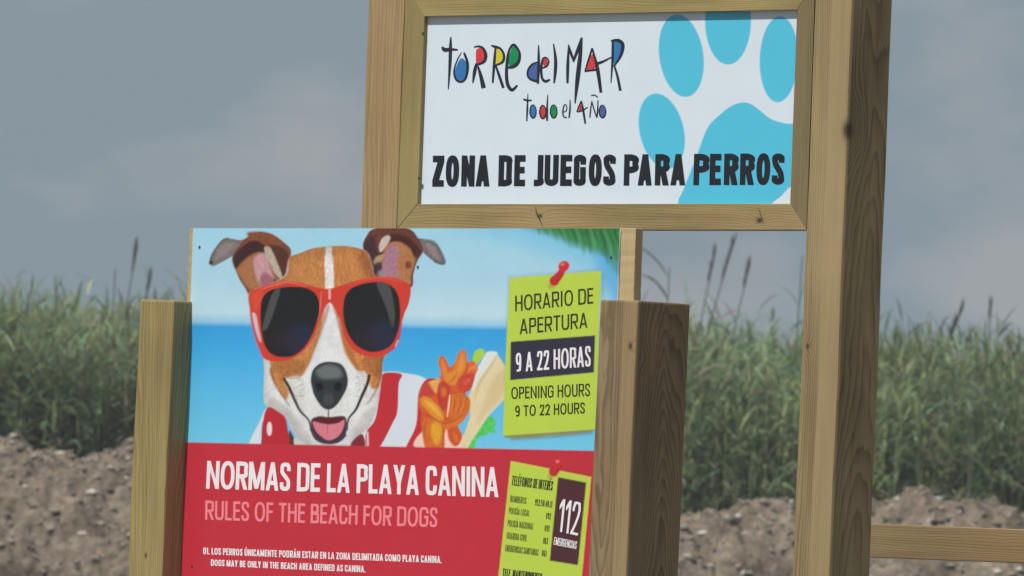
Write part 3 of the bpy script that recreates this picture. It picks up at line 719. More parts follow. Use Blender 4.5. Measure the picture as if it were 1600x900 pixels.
line = [('Z', 180, 270, 0), ('O', 283, 388, 0), ('N', 405, 510, 0), ('A', 518, 628, 0), ('D', 695, 800, 0), ('E', 818, 905, 0), ('J', 965, 1045, 0), ('U', 1055, 1165, 0), ('E', 1178, 1270, 0), ('G', 1283, 1378, 0), ('O', 1400, 1502, 0),
        ('S', 15, 110, 1), ('P', 175, 283, 1), ('A', 285, 395, 1), ('R', 418, 525, 1), ('A', 540, 657, 1), ('P', 720, 835, 1), ('E', 845, 935, 1), ('R', 957, 1063, 1), ('R', 1082, 1190, 1), ('O', 1210, 1318, 1), ('S', 1332, 1428, 1)]
for ch, a0, a1, k in line:
    x0 = (640, 940)[k] + a0 / 5; x1 = (640, 940)[k] + a1 / 5; u = (x0 - 676) / 550
    yb, yt = 291.8 - 3.2 * u, 243.2 - 3.8 * u
    glyph(st, ch, lambda p, q, x0=x0, x1=x1, yb=yb, yt=yt: (x0 + (x1 - x0) * p + 1.2 * (q - .5), yb + (yt - yb) * q), x1 - x0, 48.5, 8.9, 10.4)
st.build('lettering', BLACK, panel)['label'] = 'bold black condensed line ZONA DE JUEGOS PARA PERROS'
# hand drawn line
zc = lambda P: [(640 + x / 4.092, y / 4.092) for x, y in P]
C_BLUE = flat_mat('blue paint', pc(52, 118, 182)[:3], .45); C_RED = flat_mat('red paint', pc(208, 62, 66)[:3], .45)
C_YEL = flat_mat('yellow paint', pc(208, 196, 60)[:3], .45); C_GRN = flat_mat('green paint', pc(24, 140, 84)[:3], .45); C_IND = flat_mat('indigo paint', pc(74, 98, 165)[:3], .45)
def fills(mat, polys):
    for p in polys:
        f = Strokes(MA, -0.00025); f.blob(zc(p)); f.build('colour_fill', mat, panel)
el = lambda cx, cy, rx, ry, n=14: [(cx + rx * math.cos(t), cy + ry * math.sin(t)) for t in np.linspace(0, 6.2832, n, endpoint=False)]
fills(C_BLUE, [[(335, 372), (362, 400), (368, 450), (355, 500), (328, 520), (298, 495), (292, 450), (312, 395)], [(1302, 275), (1345, 275), (1362, 310), (1340, 375), (1308, 420)], el(790, 712, 18, 40)])
fills(C_IND, [[(822, 412), (780, 425), (758, 465), (770, 505), (820, 515)], el(1234, 712, 18, 36)])
fills(C_RED, [[(428, 318), (462, 308), (484, 345), (478, 385), (432, 415), (424, 370)], [(1130, 445), (1168, 345), (1196, 425)], el(868, 400, 16, 26), el(853, 715, 18, 40), [(1080, 705), (1098, 668), (1108, 700)]])
fills(C_YEL, [[(545, 310), (575, 315), (600, 350), (595, 390), (555, 415), (545, 370)]])
fills(C_GRN, [[(632, 410), (642, 340), (666, 295), (695, 335), (692, 395), (660, 425)], el(922, 712, 18, 38)])
lg = Strokes(MA, -0.0004)
def sk(P, w):
    if lg.y < -0.00055: lg.y = lg.y0
    lg.strip(zc(P), np.array(w) / 4.092)
sk([(264, 236), (262, 300), (259, 400), (248, 570)], [8, 20, 20, 7]); sk([(208, 300), (225, 318), (260, 316), (308, 318)], [14, 26, 20, 10])
sk([(332, 335), (312, 370), (292, 420), (285, 465), (298, 508), (328, 524), (356, 505), (370, 455), (370, 400), (352, 345), (345, 338)], [4, 8, 9, 12, 14, 12, 14, 17, 18, 14, 5])
sk([(412, 302), (440, 296), (470, 308), (488, 350), (478, 392), (440, 412), (430, 420)], [7, 12, 15, 20, 18, 14, 12]); sk([(428, 405), (416, 460), (405, 530)], [14, 22, 8]); sk([(438, 425), (455, 480), (474, 562)], [12, 22, 30])
sk([(522, 290), (550, 300), (582, 312), (604, 352), (596, 395), (558, 415), (548, 425)], [8, 18, 14, 16, 16, 12, 10]); sk([(550, 305), (542, 400), (532, 530)], [12, 18, 12]); sk([(552, 420), (572, 480), (600, 562)], [12, 18, 18])
sk([(628, 432), (668, 424), (698, 392), (703, 335), (668, 286), (640, 315), (626, 380), (620, 470), (628, 540), (655, 575), (690, 545)], [12, 22, 20, 15, 16, 14, 18, 20, 22, 20, 12])
sk([(825, 288), (826, 400), (821, 535)], [7, 18, 14]); sk([(824, 395), (785, 412), (757, 450), (758, 490), (785, 512), (820, 520)], [6, 14, 12, 12, 14, 14])
sk([(848, 435), (878, 422), (890, 390), (872, 368), (852, 380), (842, 440), (848, 500), (870, 520), (898, 508)], [10, 12, 10, 10, 14, 16, 16, 18, 12])
sk([(921, 280), (934, 380), (932, 460), (924, 532)], [8, 20, 20, 10])
sk([(1010, 532), (1012, 420), (1018, 285)], [14, 20, 8]); sk([(1016, 285), (1032, 340), (1050, 385)], [8, 18, 14]); sk([(1046, 395), (1075, 320), (1102, 240)], [12, 20, 14]); sk([(1100, 242), (1092, 350), (1075, 500), (1058, 660)], [14, 24, 28, 8])
sk([(1122, 458), (1142, 390), (1168, 308)], [10, 12, 12]); sk([(1168, 308), (1188, 380), (1204, 450), (1224, 592)], [12, 16, 24, 18]); sk([(1120, 455), (1160, 450), (1200, 444)], [12, 12, 16]); sk([(1196, 408), (1240, 392), (1290, 366)], [20, 14, 8])
sk([(1300, 262), (1298, 380), (1288, 530)], [14, 16, 6]); sk([(1288, 260), (1335, 258), (1364, 285), (1355, 345), (1328, 395), (1308, 418)], [10, 20, 22, 18, 12, 8]); sk([(1308, 415), (1330, 490), (1348, 580)], [12, 16, 18])
sk([(757, 600), (753, 700), (750, 775)], [5, 12, 8]); sk([(728, 634), (755, 642), (782, 640)], [12, 12, 8])
def ring_(cx, cy, rx, ry, w, t0=-1.2, t1=5.2): sk([(cx + rx * math.cos(t), cy + ry * math.sin(t)) for t in np.linspace(t0, t1, 12)], [w * .6, w, w, w * .6])
ring_(790, 712, 20, 42, 9); ring_(853, 715, 20, 42, 10); sk([(884, 605), (880, 690), (880, 772)], [5, 12, 12]); ring_(922, 712, 21, 42, 9)
sk([(982, 718), (1004, 705), (1004, 675), (990, 672), (980, 710), (986, 745), (1006, 752)], [6, 7, 7, 8, 9, 9, 7]); sk([(1027, 638), (1026, 700), (1020, 754)], [6, 11, 9])
sk([(1070, 716), (1082, 682), (1099, 645)], [7, 9, 9]); sk([(1099, 645), (1110, 700), (1124, 790)], [9, 14, 12]); sk([(1072, 714), (1105, 706), (1140, 684)], [9, 9, 6])
sk([(1153, 752), (1158, 700), (1166, 645)], [8, 9, 6]); sk([(1166, 648), (1180, 700), (1198, 752)], [7, 9, 9]); sk([(1198, 752), (1203, 700), (1205, 640)], [9, 9, 7]); sk([(1160, 612), (1182, 608), (1206, 622)], [5, 8, 6]); ring_(1234, 712, 21, 40, 9)
lg.build('lettering', NAVY, panel)['label'] = 'hand drawn line TORRE del MAR todo el AÑO'
screw('screw', MA, 655, 278, A, DARKSCREW, .0045, FY); screw('screw', MA, 661, 52, A, DARKSCREW, .0035, FY)

CRK = flat_mat('dark crack', (.045, .032, .020), .9)
def crack(M, y, P, w, parent):
    c_ = Strokes(M, y); c_.strip([(p[0], p[1]) for p in P], w, None, True)
    me = bpy.data.meshes.new('crack'); V = []
    x_off = {}
    for (vx, vy, vz) in c_.V: V.append((vx, y, vz))
    me.from_pydata(V, [], c_.F); me.update(); return link('crack', me, CRK, parent)
crack(MA, FY - .0004, [(842, 324), (845, 336), (850, 346), (854, 356)], (.6, 2.0, 1.4, .4), A)
crack(MA, FY - .0004, [(1190, 324), (1194, 336), (1199, 352)], (.4, 1.2, .4), A)
# ------------------------------------------------------------------ rules sign (lower)
B = empty('dog_beach_rules_sign', MB, label='lower red and blue board with dog in red sunglasses, fixed between two short square posts', cat='sign')
PFY = -0.057                                                   # post fronts stand 57 mm before the board
bx0 = on(296.5, 500, MB)[0]; bx1 = on(963.5, 500, MB)[0]; bz1 = (on(302, 358, MB)[1] + on(969, 355.5, MB)[1]) / 2
bz0 = on(600, 915, MB)[1] - .03
LA = 0.011
print('B board', bx0, bx1, bz1, bz0)
x0 = on(218.5, 470, MB, PFY)[0]; x1 = on(272, 470, MB, PFY)[0]; zt = on(245, 467.5, MB, PFY)[1]
W_pl = wood('pine left short post', (.365, .285, .118), (.150, .098, .045), (.07, -.02), (.02, -.015), c=(x0 + .05, PFY + .083, 1.3), ring=.0046, wob=.010, contrast=.5, knots=[(on(228, 868, MB, PFY)[0], PFY, on(228, 868, MB, PFY)[1], .005)], green=.03)
link('post', post_mesh(x0 - LA * (zt + .4), x1 - LA * (zt + .4), PFY, PFY + .166, -.4, zt, LA, seed=21, cut=-.02, bevel=.005), W_pl, B)
x0 = on(938, 470, MB, PFY)[0]; x1 = on(997, 470, MB, PFY)[0]; zt2 = on(968, 468.5, MB, PFY)[1]
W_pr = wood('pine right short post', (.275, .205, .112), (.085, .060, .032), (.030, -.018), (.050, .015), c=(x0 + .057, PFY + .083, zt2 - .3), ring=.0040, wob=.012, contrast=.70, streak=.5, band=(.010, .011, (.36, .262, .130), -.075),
            knots=[(on(985, 541, MB, PFY)[0], PFY, on(985, 541, MB, PFY)[1], .007), (x1 - .01, PFY + .035, zt2 - .13, .007)], green=-.1)
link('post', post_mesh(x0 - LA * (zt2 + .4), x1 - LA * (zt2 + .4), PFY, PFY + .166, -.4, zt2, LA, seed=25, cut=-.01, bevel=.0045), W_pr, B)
W_bt = wood('pale batten pine', (.50, .385, .215), (.30, .215, .105), (.04, .07), (.01, .01), ring=.006, contrast=.35)
def lean_box(xa, xb, ya, yb, za, zb): return post_mesh(xa, xb, ya, yb, za, zb, 0, .0015, .001, 5)
link('batten', lean_box(bx0 - .017, bx0 + .03, .0045, .024, zt - .01, bz1 - .001), W_bt, B)
link('batten', lean_box(bx1 - .006, bx1 + .045, .0045, .028, zt2 - .01, bz1 + .001), W_bt, B)

# the print
K = Canvas(278, 350, 976, 912, 2.0); X, Y = K.X, K.Y
def grad(y, stops):
    o = np.zeros(y.shape + (3,)); ys_ = [s[0] for s in stops]; cs = np.array([lin(s[1]) for s in stops])
    for k in range(3): o[..., k] = np.interp(y, ys_, cs[:, k])
    return o
hor = 506 + (X - 300) * .012
K.img[:] = grad(Y - hor, [(-150, (160, 213, 238)), (-70, (172, 214, 236)), (-18, (190, 222, 240)), (-4, (150, 205, 236)), (4, (56, 162, 230)), (40, (62, 172, 234)), (110, (92, 190, 238)), (190, (116, 202, 240))])
# blurred palm leaves upper right, blue behind them
K.poly([(700, 330), (980, 330), (980, 470), (930, 430), (840, 390), (760, 366)], (120, 196, 232), soft=26, alpha=.75)
K.poly([(930, 380), (980, 380), (985, 480), (950, 460)], (70, 168, 228), soft=16, alpha=.7)
K.poly([(815, 345), (990, 340), (990, 412), (955, 400), (905, 385), (860, 366)], (58, 132, 76), soft=9, alpha=.95)
K.poly([(860, 352), (985, 350), (985, 385), (920, 372)], (34, 104, 48), soft=7, alpha=.8)
K.poly([(940, 385), (975, 398), (975, 432), (958, 420)], (70, 140, 100), soft=6, alpha=.7)
rp_ = np.random.RandomState(9)
for i in range(26):                                            # blurred leaflets hanging from the palm rib
    t_ = i / 25; ax, ay = 838 + 140 * t_, 350 + 14 * t_; ln_ = 18 + 52 * t_ * rp_.uniform(.5, 1); an = R(62 + rp_.uniform(-14, 14)) 
    ex_, ey_ = ax + ln_ * math.cos(an) * .55, ay + ln_ * math.sin(an)
    K.line([(ax, ay), ((ax + ex_) / 2 + 2, (ay + ey_) / 2), (ex_, ey_)], [5, 6, 1.5], [(40, 116, 54), (66, 144, 84), (28, 92, 44), (96, 170, 120)][i % 4], soft=2.6, alpha=.55)
# towel, flower, bread
W_ = (214, 226, 238)
K.poly([(388, 695), (405, 660), (418, 640), (430, 700), (390, 700)], W_, soft=1.5)
K.poly([(590, 590), (604, 581), (632, 583), (668, 594), (700, 640), (690, 705), (560, 705), (570, 660)], W_, soft=1.2)
K.poly([(596, 588), (606, 582), (628, 585), (623, 600), (621, 642), (614, 660), (592, 700), (574, 702), (572, 676), (586, 655), (593, 615)], (192, 44, 54), soft=.9)
K.poly([(668, 592), (690, 600), (700, 650), (664, 668), (652, 700), (634, 701), (650, 664), (654, 615)], (196, 44, 56), soft=1.0)
K.poly([(650, 700), (664, 670), (690, 660), (740, 700)], (240, 205, 190), soft=1.4)
K.poly([(762, 556), (776, 552), (790, 573), (790, 622), (762, 651), (731, 700), (718, 701), (735, 650), (732, 618), (750, 582)], (228, 212, 172), soft=1.2, smooth=False, tex=.05)
K.poly([(760, 551), (770, 549), (777, 553), (764, 572), (750, 590), (738, 612), (738, 592), (750, 568)], (222, 230, 228), soft=1.2)
K.line([(776, 556), (764, 576), (750, 598), (742, 622)], [1, 3, 1], (200, 176, 126), soft=2.2, alpha=.8)
K.poly([(738, 566), (742, 550), (752, 545), (757, 552), (748, 566), (741, 574)], (176, 212, 62), soft=1.4)
K.poly([(772, 590), (790, 580), (788, 615), (760, 645), (745, 660)], (208, 186, 138), soft=5, alpha=.6)
K.poly([(731, 700), (746, 676), (762, 653), (768, 651), (775, 660), (772, 668), (774, 676), (764, 676), (757, 681), (748, 683), (740, 700)], (86, 206, 92), soft=1.8, tex=.2, nscale=3)
fz = lambda P: [(594 + x / 4.11, 500 + y / 4.11) for x, y in P]
FL = fz([(375, 275), (384, 236), (410, 234), (432, 270), (447, 302), (480, 272), (500, 220), (530, 188), (556, 215), (562, 268), (600, 264), (627, 308), (612, 350), (586, 440), (548, 470), (577, 512), (572, 580), (540, 642), (502, 680), (527, 742), (502, 802), (470, 806), (440, 764), (428, 700), (412, 740), (405, 830), (300, 830), (272, 740), (262, 650), (262, 590), (244, 545), (256, 470), (300, 402), (380, 372), (388, 330)])
K.poly(FL, (210, 92, 44), soft=1.1, tex=.10)
fm = K.mask(FL)
def fp(P, col, soft=2.2, alpha=.9): K.poly(fz(P), col, soft=soft, alpha=alpha, tex=.10, only=fm)
def fl_(P, w, col, soft=2.0, alpha=.85): K.line(fz(P), w, col, soft=soft, alpha=alpha, only=fm)
fp([(380, 240), (410, 240), (435, 300), (430, 390), (395, 385), (378, 320)], (216, 104, 50)); fl_([(398, 262), (412, 320), (420, 372)], [3, 7, 3], (226, 140, 62), 2.4)
fp([(500, 225), (530, 195), (556, 230), (556, 300), (520, 370), (470, 380), (470, 300)], (218, 124, 54)); fl_([(528, 225), (520, 290), (498, 345)], [3, 9, 5], (228, 156, 66), 3)
fp([(560, 275), (600, 270), (622, 310), (600, 350), (552, 340)], (222, 108, 54)); fl_([(610, 300), (570, 318)], [6, 3], (230, 140, 90), 2)
fp([(430, 340), (500, 330), (500, 400), (450, 420), (420, 400)], (224, 144, 50), 3)
fp([(500, 380), (560, 345), (606, 350), (586, 436), (545, 462), (500, 440)], (202, 66, 48), 3); fp([(530, 392), (570, 372), (580, 392), (545, 420)], (216, 92, 64), 2)
fp([(310, 400), (380, 378), (392, 430), (366, 470), (330, 450)], (228, 178, 96), 2.4); fp([(256, 470), (300, 405), (330, 430), (350, 480), (300, 500), (262, 520)], (196, 60, 56), 3)
fp([(380, 400), (440, 410), (450, 480), (435, 560), (400, 580), (366, 500)], (194, 56, 46), 2.6); fp([(392, 440), (420, 440), (425, 480), (400, 490)], (224, 130, 60), 2.4, .6)
fp([(262, 500), (300, 492), (360, 540), (412, 600), (400, 650), (350, 640), (300, 580), (266, 545)], (222, 148, 48), 1.8); fl_([(290, 520), (340, 560), (385, 615)], [3, 8, 3], (236, 178, 66), 2.2)
fp([(452, 480), (520, 460), (572, 520), (568, 585), (510, 620), (450, 640), (440, 560)], (212, 110, 42), 2)
for q in range(6): fl_([(470 + q * 16, 488 + q * 4), (462 + q * 17, 540 + q * 4), (452 + q * 14, 600 - q * 3)], [.6, 1.4, .6], (176, 74, 34) if q % 2 else (232, 146, 60), .9, .6)
fp([(280, 640), (340, 640), (408, 670), (404, 820), (305, 820), (275, 740)], (214, 112, 42), 2.2); fp([(330, 670), (378, 660), (396, 720), (370, 800), (335, 760)], (228, 168, 48), 3)
fp([(405, 680), (470, 640), (560, 600), (540, 645), (480, 690), (430, 705)], (222, 120, 42), 1.8); fp([(440, 700), (490, 690), (524, 745), (500, 800), (468, 800)], (206, 86, 42), 2); fl_([(470, 720), (492, 770)], [2, 5], (228, 124, 52), 2)
for P in ([(262, 600), (330, 620), (400, 668)], [(390, 398), (372, 470), (396, 560), (420, 640)], [(405, 668), (470, 650), (540, 606)], [(405, 680), (408, 760), (402, 820)], [(500, 330), (470, 380), (440, 400)], [(545, 470), (500, 462), (452, 478)], [(560, 272), (556, 320), (520, 372)], [(300, 640), (285, 700), (300, 790)]):
    fl_(P, [1, 2.2, 1], (164, 56, 34), 1.0, .65)
fl_([(447, 480), (440, 550), (430, 622)], [1.2, 2.4, 1], (250, 226, 200), .8, .95)
# dog: ears
BR = (104, 56, 40)
K.poly([(327, 410), (331, 397), (345, 377), (355, 372), (374, 375), (392, 372), (378, 392), (362, 401), (336, 415), (329, 414)], (122, 114, 114), soft=1, tex=.16)
K.poly([(334, 406), (344, 388), (356, 380), (366, 382), (352, 398)], (148, 136, 134), soft=4, alpha=.6)
K.line([(328, 412), (332, 397), (346, 377), (356, 372)], [3, 2, 2], (70, 56, 60), soft=1.2, alpha=.7)
K.ell(330, 410, 3, 3, (60, 46, 54), soft=1.5)
K.poly([(363, 402), (372, 386), (383, 373), (397, 364), (411, 362), (428, 367), (444, 379), (454, 389), (454, 402), (448, 420), (444, 440), (430, 470), (400, 475), (392, 470), (384, 452), (374, 436), (366, 416)], (128, 72, 48), soft=1.1, tex=.16, ang=R(40))
K.poly([(366, 408), (376, 394), (392, 386), (412, 390), (420, 410), (430, 432), (436, 440), (404, 452), (390, 452), (378, 436), (370, 424)], (168, 112, 72), soft=2.2, tex=.12)
K.poly([(364, 402), (380, 384), (398, 376), (414, 384), (418, 396), (404, 394), (390, 400), (378, 410), (368, 420)], (64, 36, 38), soft=2.6, tex=.15)
K.poly([(396, 406), (410, 396), (418, 402), (424, 426), (430, 440), (412, 448), (402, 438)], (196, 150, 160), soft=3.2)
K.poly([(412, 425), (424, 432), (432, 442), (412, 448), (406, 440)], (150, 84, 100), soft=2.5, alpha=.8)
K.poly([(418, 385), (436, 384), (450, 396), (448, 416), (442, 434), (430, 426), (424, 408)], (84, 48, 40), soft=2.5, tex=.2)
K.poly([(413, 387), (421, 386), (428, 398), (434, 412), (440, 428), (440, 436), (430, 428), (422, 412), (416, 400)], (186, 172, 156), soft=1.4, tex=.12)
K.poly([(428, 436), (440, 438), (450, 420), (452, 440), (436, 452)], (90, 52, 44), soft=2.5)
K.poly([(386, 364), (404, 362), (430, 370), (446, 384), (430, 382), (410, 373), (394, 374)], (132, 76, 50), soft=2.6, tex=.14)
# right ear
K.poly([(650, 373), (664, 375), (678, 378), (687, 389), (695, 408), (692, 413), (680, 410), (660, 393)], (118, 108, 112), soft=1, tex=.14)
K.poly([(664, 381), (677, 384), (684, 396), (688, 406), (678, 402)], (150, 138, 136), soft=3, alpha=.7)
K.line([(653, 373), (670, 375), (680, 379), (688, 391), (695, 408), (691, 413), (678, 408)], [1.5, 2, 2.6, 2], (62, 52, 58), soft=1.1, alpha=.75)
K.poly([(567, 385), (573, 368), (583, 358), (612, 352), (640, 358), (652, 370), (661, 391), (652, 408), (646, 428), (641, 450), (600, 446), (584, 433), (577, 410)], (104, 58, 46), soft=1.0, tex=.15)
K.poly([(598, 384), (612, 376), (632, 378), (648, 392), (648, 410), (642, 430), (638, 446), (598, 440), (596, 412)], (176, 118, 76), soft=2.4, tex=.1)
K.poly([(604, 392), (614, 382), (624, 390), (620, 412), (622, 436), (600, 436), (598, 410)], (170, 122, 140), soft=3.4)
K.poly([(596, 372), (616, 366), (636, 370), (652, 384), (658, 394), (648, 402), (640, 388), (624, 378), (608, 380), (600, 392), (592, 410), (588, 400)], (72, 36, 36), soft=2.0, tex=.14)
K.poly([(568, 386), (574, 372), (584, 368), (588, 390), (584, 412), (590, 424), (580, 414), (574, 396)], (70, 44, 50), soft=1.8)
K.poly([(604, 368), (610, 371), (604, 384), (595, 394), (592, 386), (596, 374)], (206, 190, 182), soft=1.8)
K.poly([(590, 400), (600, 398), (594, 410), (586, 414), (584, 408)], (170, 150, 120), soft=1.6)
K.ell(590, 418, 7, 9, (52, 46, 62), R(20), soft=2.5, alpha=.85); K.ell(638, 414, 5, 6, (112, 56, 34), soft=2, alpha=.9)
K.ell(596, 428, 6, 6, (140, 140, 160), soft=3, alpha=.7)
# head and muzzle
for em, (ex, ey), q in (([(363, 402), (383, 373), (411, 362), (444, 379), (454, 400), (444, 440), (404, 475), (384, 452), (366, 416)], (400, 480), 5), ([(567, 385), (583, 358), (640, 358), (661, 391), (646, 428), (641, 450), (584, 433)], (620, 470), 6), ([(327, 410), (345, 377), (374, 375), (362, 401), (329, 414)], (390, 370), 7), ([(650, 373), (678, 378), (695, 408), (680, 410), (660, 393)], (640, 370), 8)):
    K.fur(K.mask(em), 9000, 5, .08, ex, ey, q)
HD = [(445, 430), (450, 408), (456, 400), (468, 396), (486, 389), (510, 385.5), (538, 384.5), (564, 389), (576, 397), (582, 416), (590, 434), (640, 448), (632, 488), (620, 530), (600, 560), (597, 585), (592, 620), (588, 640), (576, 668), (555, 684), (544, 697), (488, 697), (470, 688), (456, 672), (446, 652), (418, 636), (412, 620), (412, 566), (396, 500), (388, 470), (392, 455), (420, 445)]
K.poly(HD, (222, 224, 226), soft=1.0, tex=.04)
head = K.mask(HD)
K.poly([(445, 432), (450, 408), (456, 396), (470, 392), (485, 386), (508, 382), (508, 470), (500, 520), (478, 582), (462, 592), (444, 592), (452, 612), (446, 624), (434, 606), (422, 584), (420, 560), (392, 490), (386, 460)], (196, 132, 74), soft=2.6, tex=.2, ang=R(80), only=head)
K.poly([(519, 382), (536, 381), (566, 386), (578, 400), (590, 434), (642, 448), (630, 500), (604, 556), (598, 580), (592, 604), (580, 606), (570, 582), (556, 578), (538, 548), (530, 505), (519, 470)], (196, 130, 72), soft=2.6, tex=.2, ang=R(100), only=head)
K.poly([(450, 420), (470, 404), (500, 398), (500, 440), (452, 446)], (192, 132, 78), soft=8, alpha=.55, tex=.12, only=head)
K.poly([(540, 396), (568, 398), (578, 420), (560, 440), (528, 440)], (196, 132, 76), soft=8, alpha=.6, tex=.12, only=head)
K.poly([(572, 395), (590, 434), (574, 436), (560, 400)], (150, 84, 44), soft=5, alpha=.6, only=head)
K.line([(452, 402), (470, 396), (486, 390), (510, 386), (540, 385), (566, 390)], [1, 2, 1], (150, 122, 96), soft=2, alpha=.5)
K.poly([(508, 398), (515, 396), (520, 404), (522, 450), (520, 470), (510, 470), (508, 440)], (228, 226, 224), soft=1.6, only=head)
K.poly([(515, 474), (521, 486), (526, 508), (530, 536), (541, 560), (556, 580), (560, 606), (470, 606), (482, 574), (494, 556), (502, 536), (505, 508), (510, 486)], (226, 230, 234), soft=3.2, only=head)
K.poly([(508, 484), (514, 474), (512, 494), (500, 528), (488, 552), (496, 524)], (170, 96, 50), soft=2, alpha=.6, only=head)
K.poly([(524, 486), (536, 520), (550, 548), (560, 575), (548, 562), (534, 530)], (176, 98, 52), soft=2, alpha=.7, only=head)
K.poly([(428, 566), (466, 562), (478, 572), (462, 588), (446, 590), (432, 584)], (150, 92, 46), soft=4, alpha=.55, tex=.2, only=head)
K.poly([(566, 560), (600, 558), (594, 590), (580, 584), (566, 574)], (148, 88, 44), soft=4, alpha=.55, tex=.2, only=head)
K.line([(423, 578), (430, 600), (444, 622), (452, 634)], [3, 4, 1], (124, 74, 44), soft=1.6, alpha=.75)
K.line([(596, 580), (590, 604), (578, 626), (572, 632)], [2, 3, 1], (150, 92, 60), soft=1.6, alpha=.7)
K.poly([(446, 596), (458, 588), (470, 590), (474, 620), (470, 640), (458, 625)], (210, 212, 204), soft=4, alpha=.7, tex=.15, only=head)
rr = np.random.RandomState(3)
for _ in range(70):
    K.ell(rr.uniform(556, 574), rr.uniform(580, 622), .8, .8, (130, 122, 122), soft=.8, alpha=.5)
for _ in range(50):
    K.ell(rr.uniform(458, 476), rr.uniform(590, 625), .8, .8, (140, 134, 128), soft=.8, alpha=.4)
K.poly([(418, 636), (446, 651), (458, 672), (470, 688), (486, 696), (480, 676), (462, 650), (444, 632), (424, 622)], (186, 180, 178), soft=4, alpha=.55, only=head)
K.poly([(588, 640), (576, 668), (556, 684), (548, 690), (556, 664), (574, 640)], (196, 186, 190), soft=4, alpha=.5, only=head)
# form shading of the photographed head, then fur
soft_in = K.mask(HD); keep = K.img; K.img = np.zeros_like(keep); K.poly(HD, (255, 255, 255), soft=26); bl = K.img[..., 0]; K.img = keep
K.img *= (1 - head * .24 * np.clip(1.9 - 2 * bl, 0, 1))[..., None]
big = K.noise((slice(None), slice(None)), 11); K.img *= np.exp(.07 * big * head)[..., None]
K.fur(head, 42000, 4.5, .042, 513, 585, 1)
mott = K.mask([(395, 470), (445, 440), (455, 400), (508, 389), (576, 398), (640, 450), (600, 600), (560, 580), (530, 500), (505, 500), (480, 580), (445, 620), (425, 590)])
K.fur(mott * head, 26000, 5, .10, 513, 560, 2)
# nose, mouth
NO = [(485.5, 593), (489, 578), (500, 568), (515, 565), (533, 569), (542, 584), (543, 602), (535, 620), (524, 635), (513, 640), (502, 635), (491, 618), (487, 604)]
K.poly(NO, (48, 52, 56), soft=1.2, tex=.12)
K.poly([(494, 580), (504, 572), (516, 570), (530, 575), (534, 588), (516, 592), (500, 590)], (112, 120, 124), soft=5, alpha=.85)
K.ell(499, 604, 6, 7, (22, 22, 26), R(-20), soft=2); K.ell(528, 604, 6, 7, (22, 22, 26), R(20), soft=2)
K.ell(513, 624, 7, 10, (84, 88, 92), soft=5, alpha=.6); K.line([(513, 612), (513, 654)], [1.2, 2], (46, 40, 44), soft=.8)
K.poly([(487, 655), (500, 650), (514, 652), (530, 650), (540, 652), (542, 668), (538, 684), (524, 692), (502, 690), (490, 682), (486, 668)], (72, 48, 60), soft=1.4)
K.poly([(490, 656), (513, 652), (538, 653), (530, 660), (514, 663), (500, 660)], (96, 22, 32), soft=1.2)
K.poly([(489, 659), (500, 661), (513, 663), (528, 661), (538, 656), (536, 670), (528, 682), (514, 688), (502, 682), (493, 672)], (216, 124, 142), soft=1.0, tex=.04)
K.line([(512, 663), (511, 678)], [1.6, 1], (170, 80, 100), soft=.9, alpha=.8)
K.line([(444, 592), (452, 606), (460, 624), (469, 642), (482, 656), (486, 672)], [4.5, 5, 4, 3, 2.6], (46, 42, 46), soft=.9)
K.line([(577, 587), (573, 602), (564, 622), (556, 640), (545, 654), (542, 672)], [4.5, 5, 4.5, 3, 2.6], (46, 42, 46), soft=.9)
K.line([(486, 672), (494, 686), (510, 692), (528, 690), (540, 680)], [3, 4.4, 3], (58, 54, 74), soft=1.1)
# collar and scarf
K.poly([(411, 660), (414, 644), (421, 636), (436, 644), (446, 653), (450, 672), (453, 700), (412, 700), (409, 680)], (186, 38, 52), soft=1.1)
K.ell(421, 670, 4, 11, (226, 222, 226), soft=1.2); K.line([(411, 660), (410, 684), (414, 698)], [3, 3], (150, 52, 98), soft=1.2, alpha=.8)
K.poly([(452, 672), (462, 690), (464, 700), (454, 700)], (78, 54, 44), soft=1.1); K.poly([(460, 684), (472, 690), (480, 700), (462, 700)], (206, 204, 196), soft=1.2)
K.poly([(550, 690), (566, 678), (570, 700), (550, 700)], (128, 44, 52), soft=1.2); K.line([(574, 676), (575, 700)], [3, 3], (214, 200, 214), soft=.9)
# sunglasses
RED = (208, 62, 48)
G_OUT = [(391, 456), (402, 451), (416, 446), (432, 441), (450, 439), (468, 441), (484, 446), (500, 450), (515, 451), (530, 447), (545, 442), (562, 437), (580, 433), (598, 432), (616, 434), (632, 440), (641, 447), (641, 462), (638, 476), (632, 490), (627, 506), (624, 528), (619, 542), (606, 552), (590, 558), (574, 557), (558, 551), (546, 540), (537, 522), (533, 504), (526, 488), (515, 473), (505, 487), (498, 506), (490, 526), (480, 542), (466, 555), (450, 563), (432, 565), (414, 561), (406, 546), (400, 530), (394, 510), (391, 484)]
K.poly(G_OUT, RED, soft=.9)
K.poly([(394, 490), (400, 492), (404, 512), (408, 534), (404, 530), (398, 512)], (216, 186, 200), soft=1.3)
K.line([(391, 456), (391, 490), (397, 520), (405, 546), (412, 560)], [1.5, 2, 2], (190, 70, 96), soft=.9, alpha=.7)
K.line([(408, 452), (430, 445), (452, 441), (478, 447)], [1, 3, 1], (232, 128, 108), soft=1.2, alpha=.8)
K.line([(545, 446), (572, 437), (600, 434), (628, 441)], [1, 2.4, 1], (224, 98, 84), soft=1.2, alpha=.7)
K.line([(515, 453), (515, 466)], [3, 3], (240, 190, 184), soft=1.0)
K.line([(502, 456), (500, 480), (496, 500)], [1, 2.2, 1], (226, 150, 140), soft=1, alpha=.6)
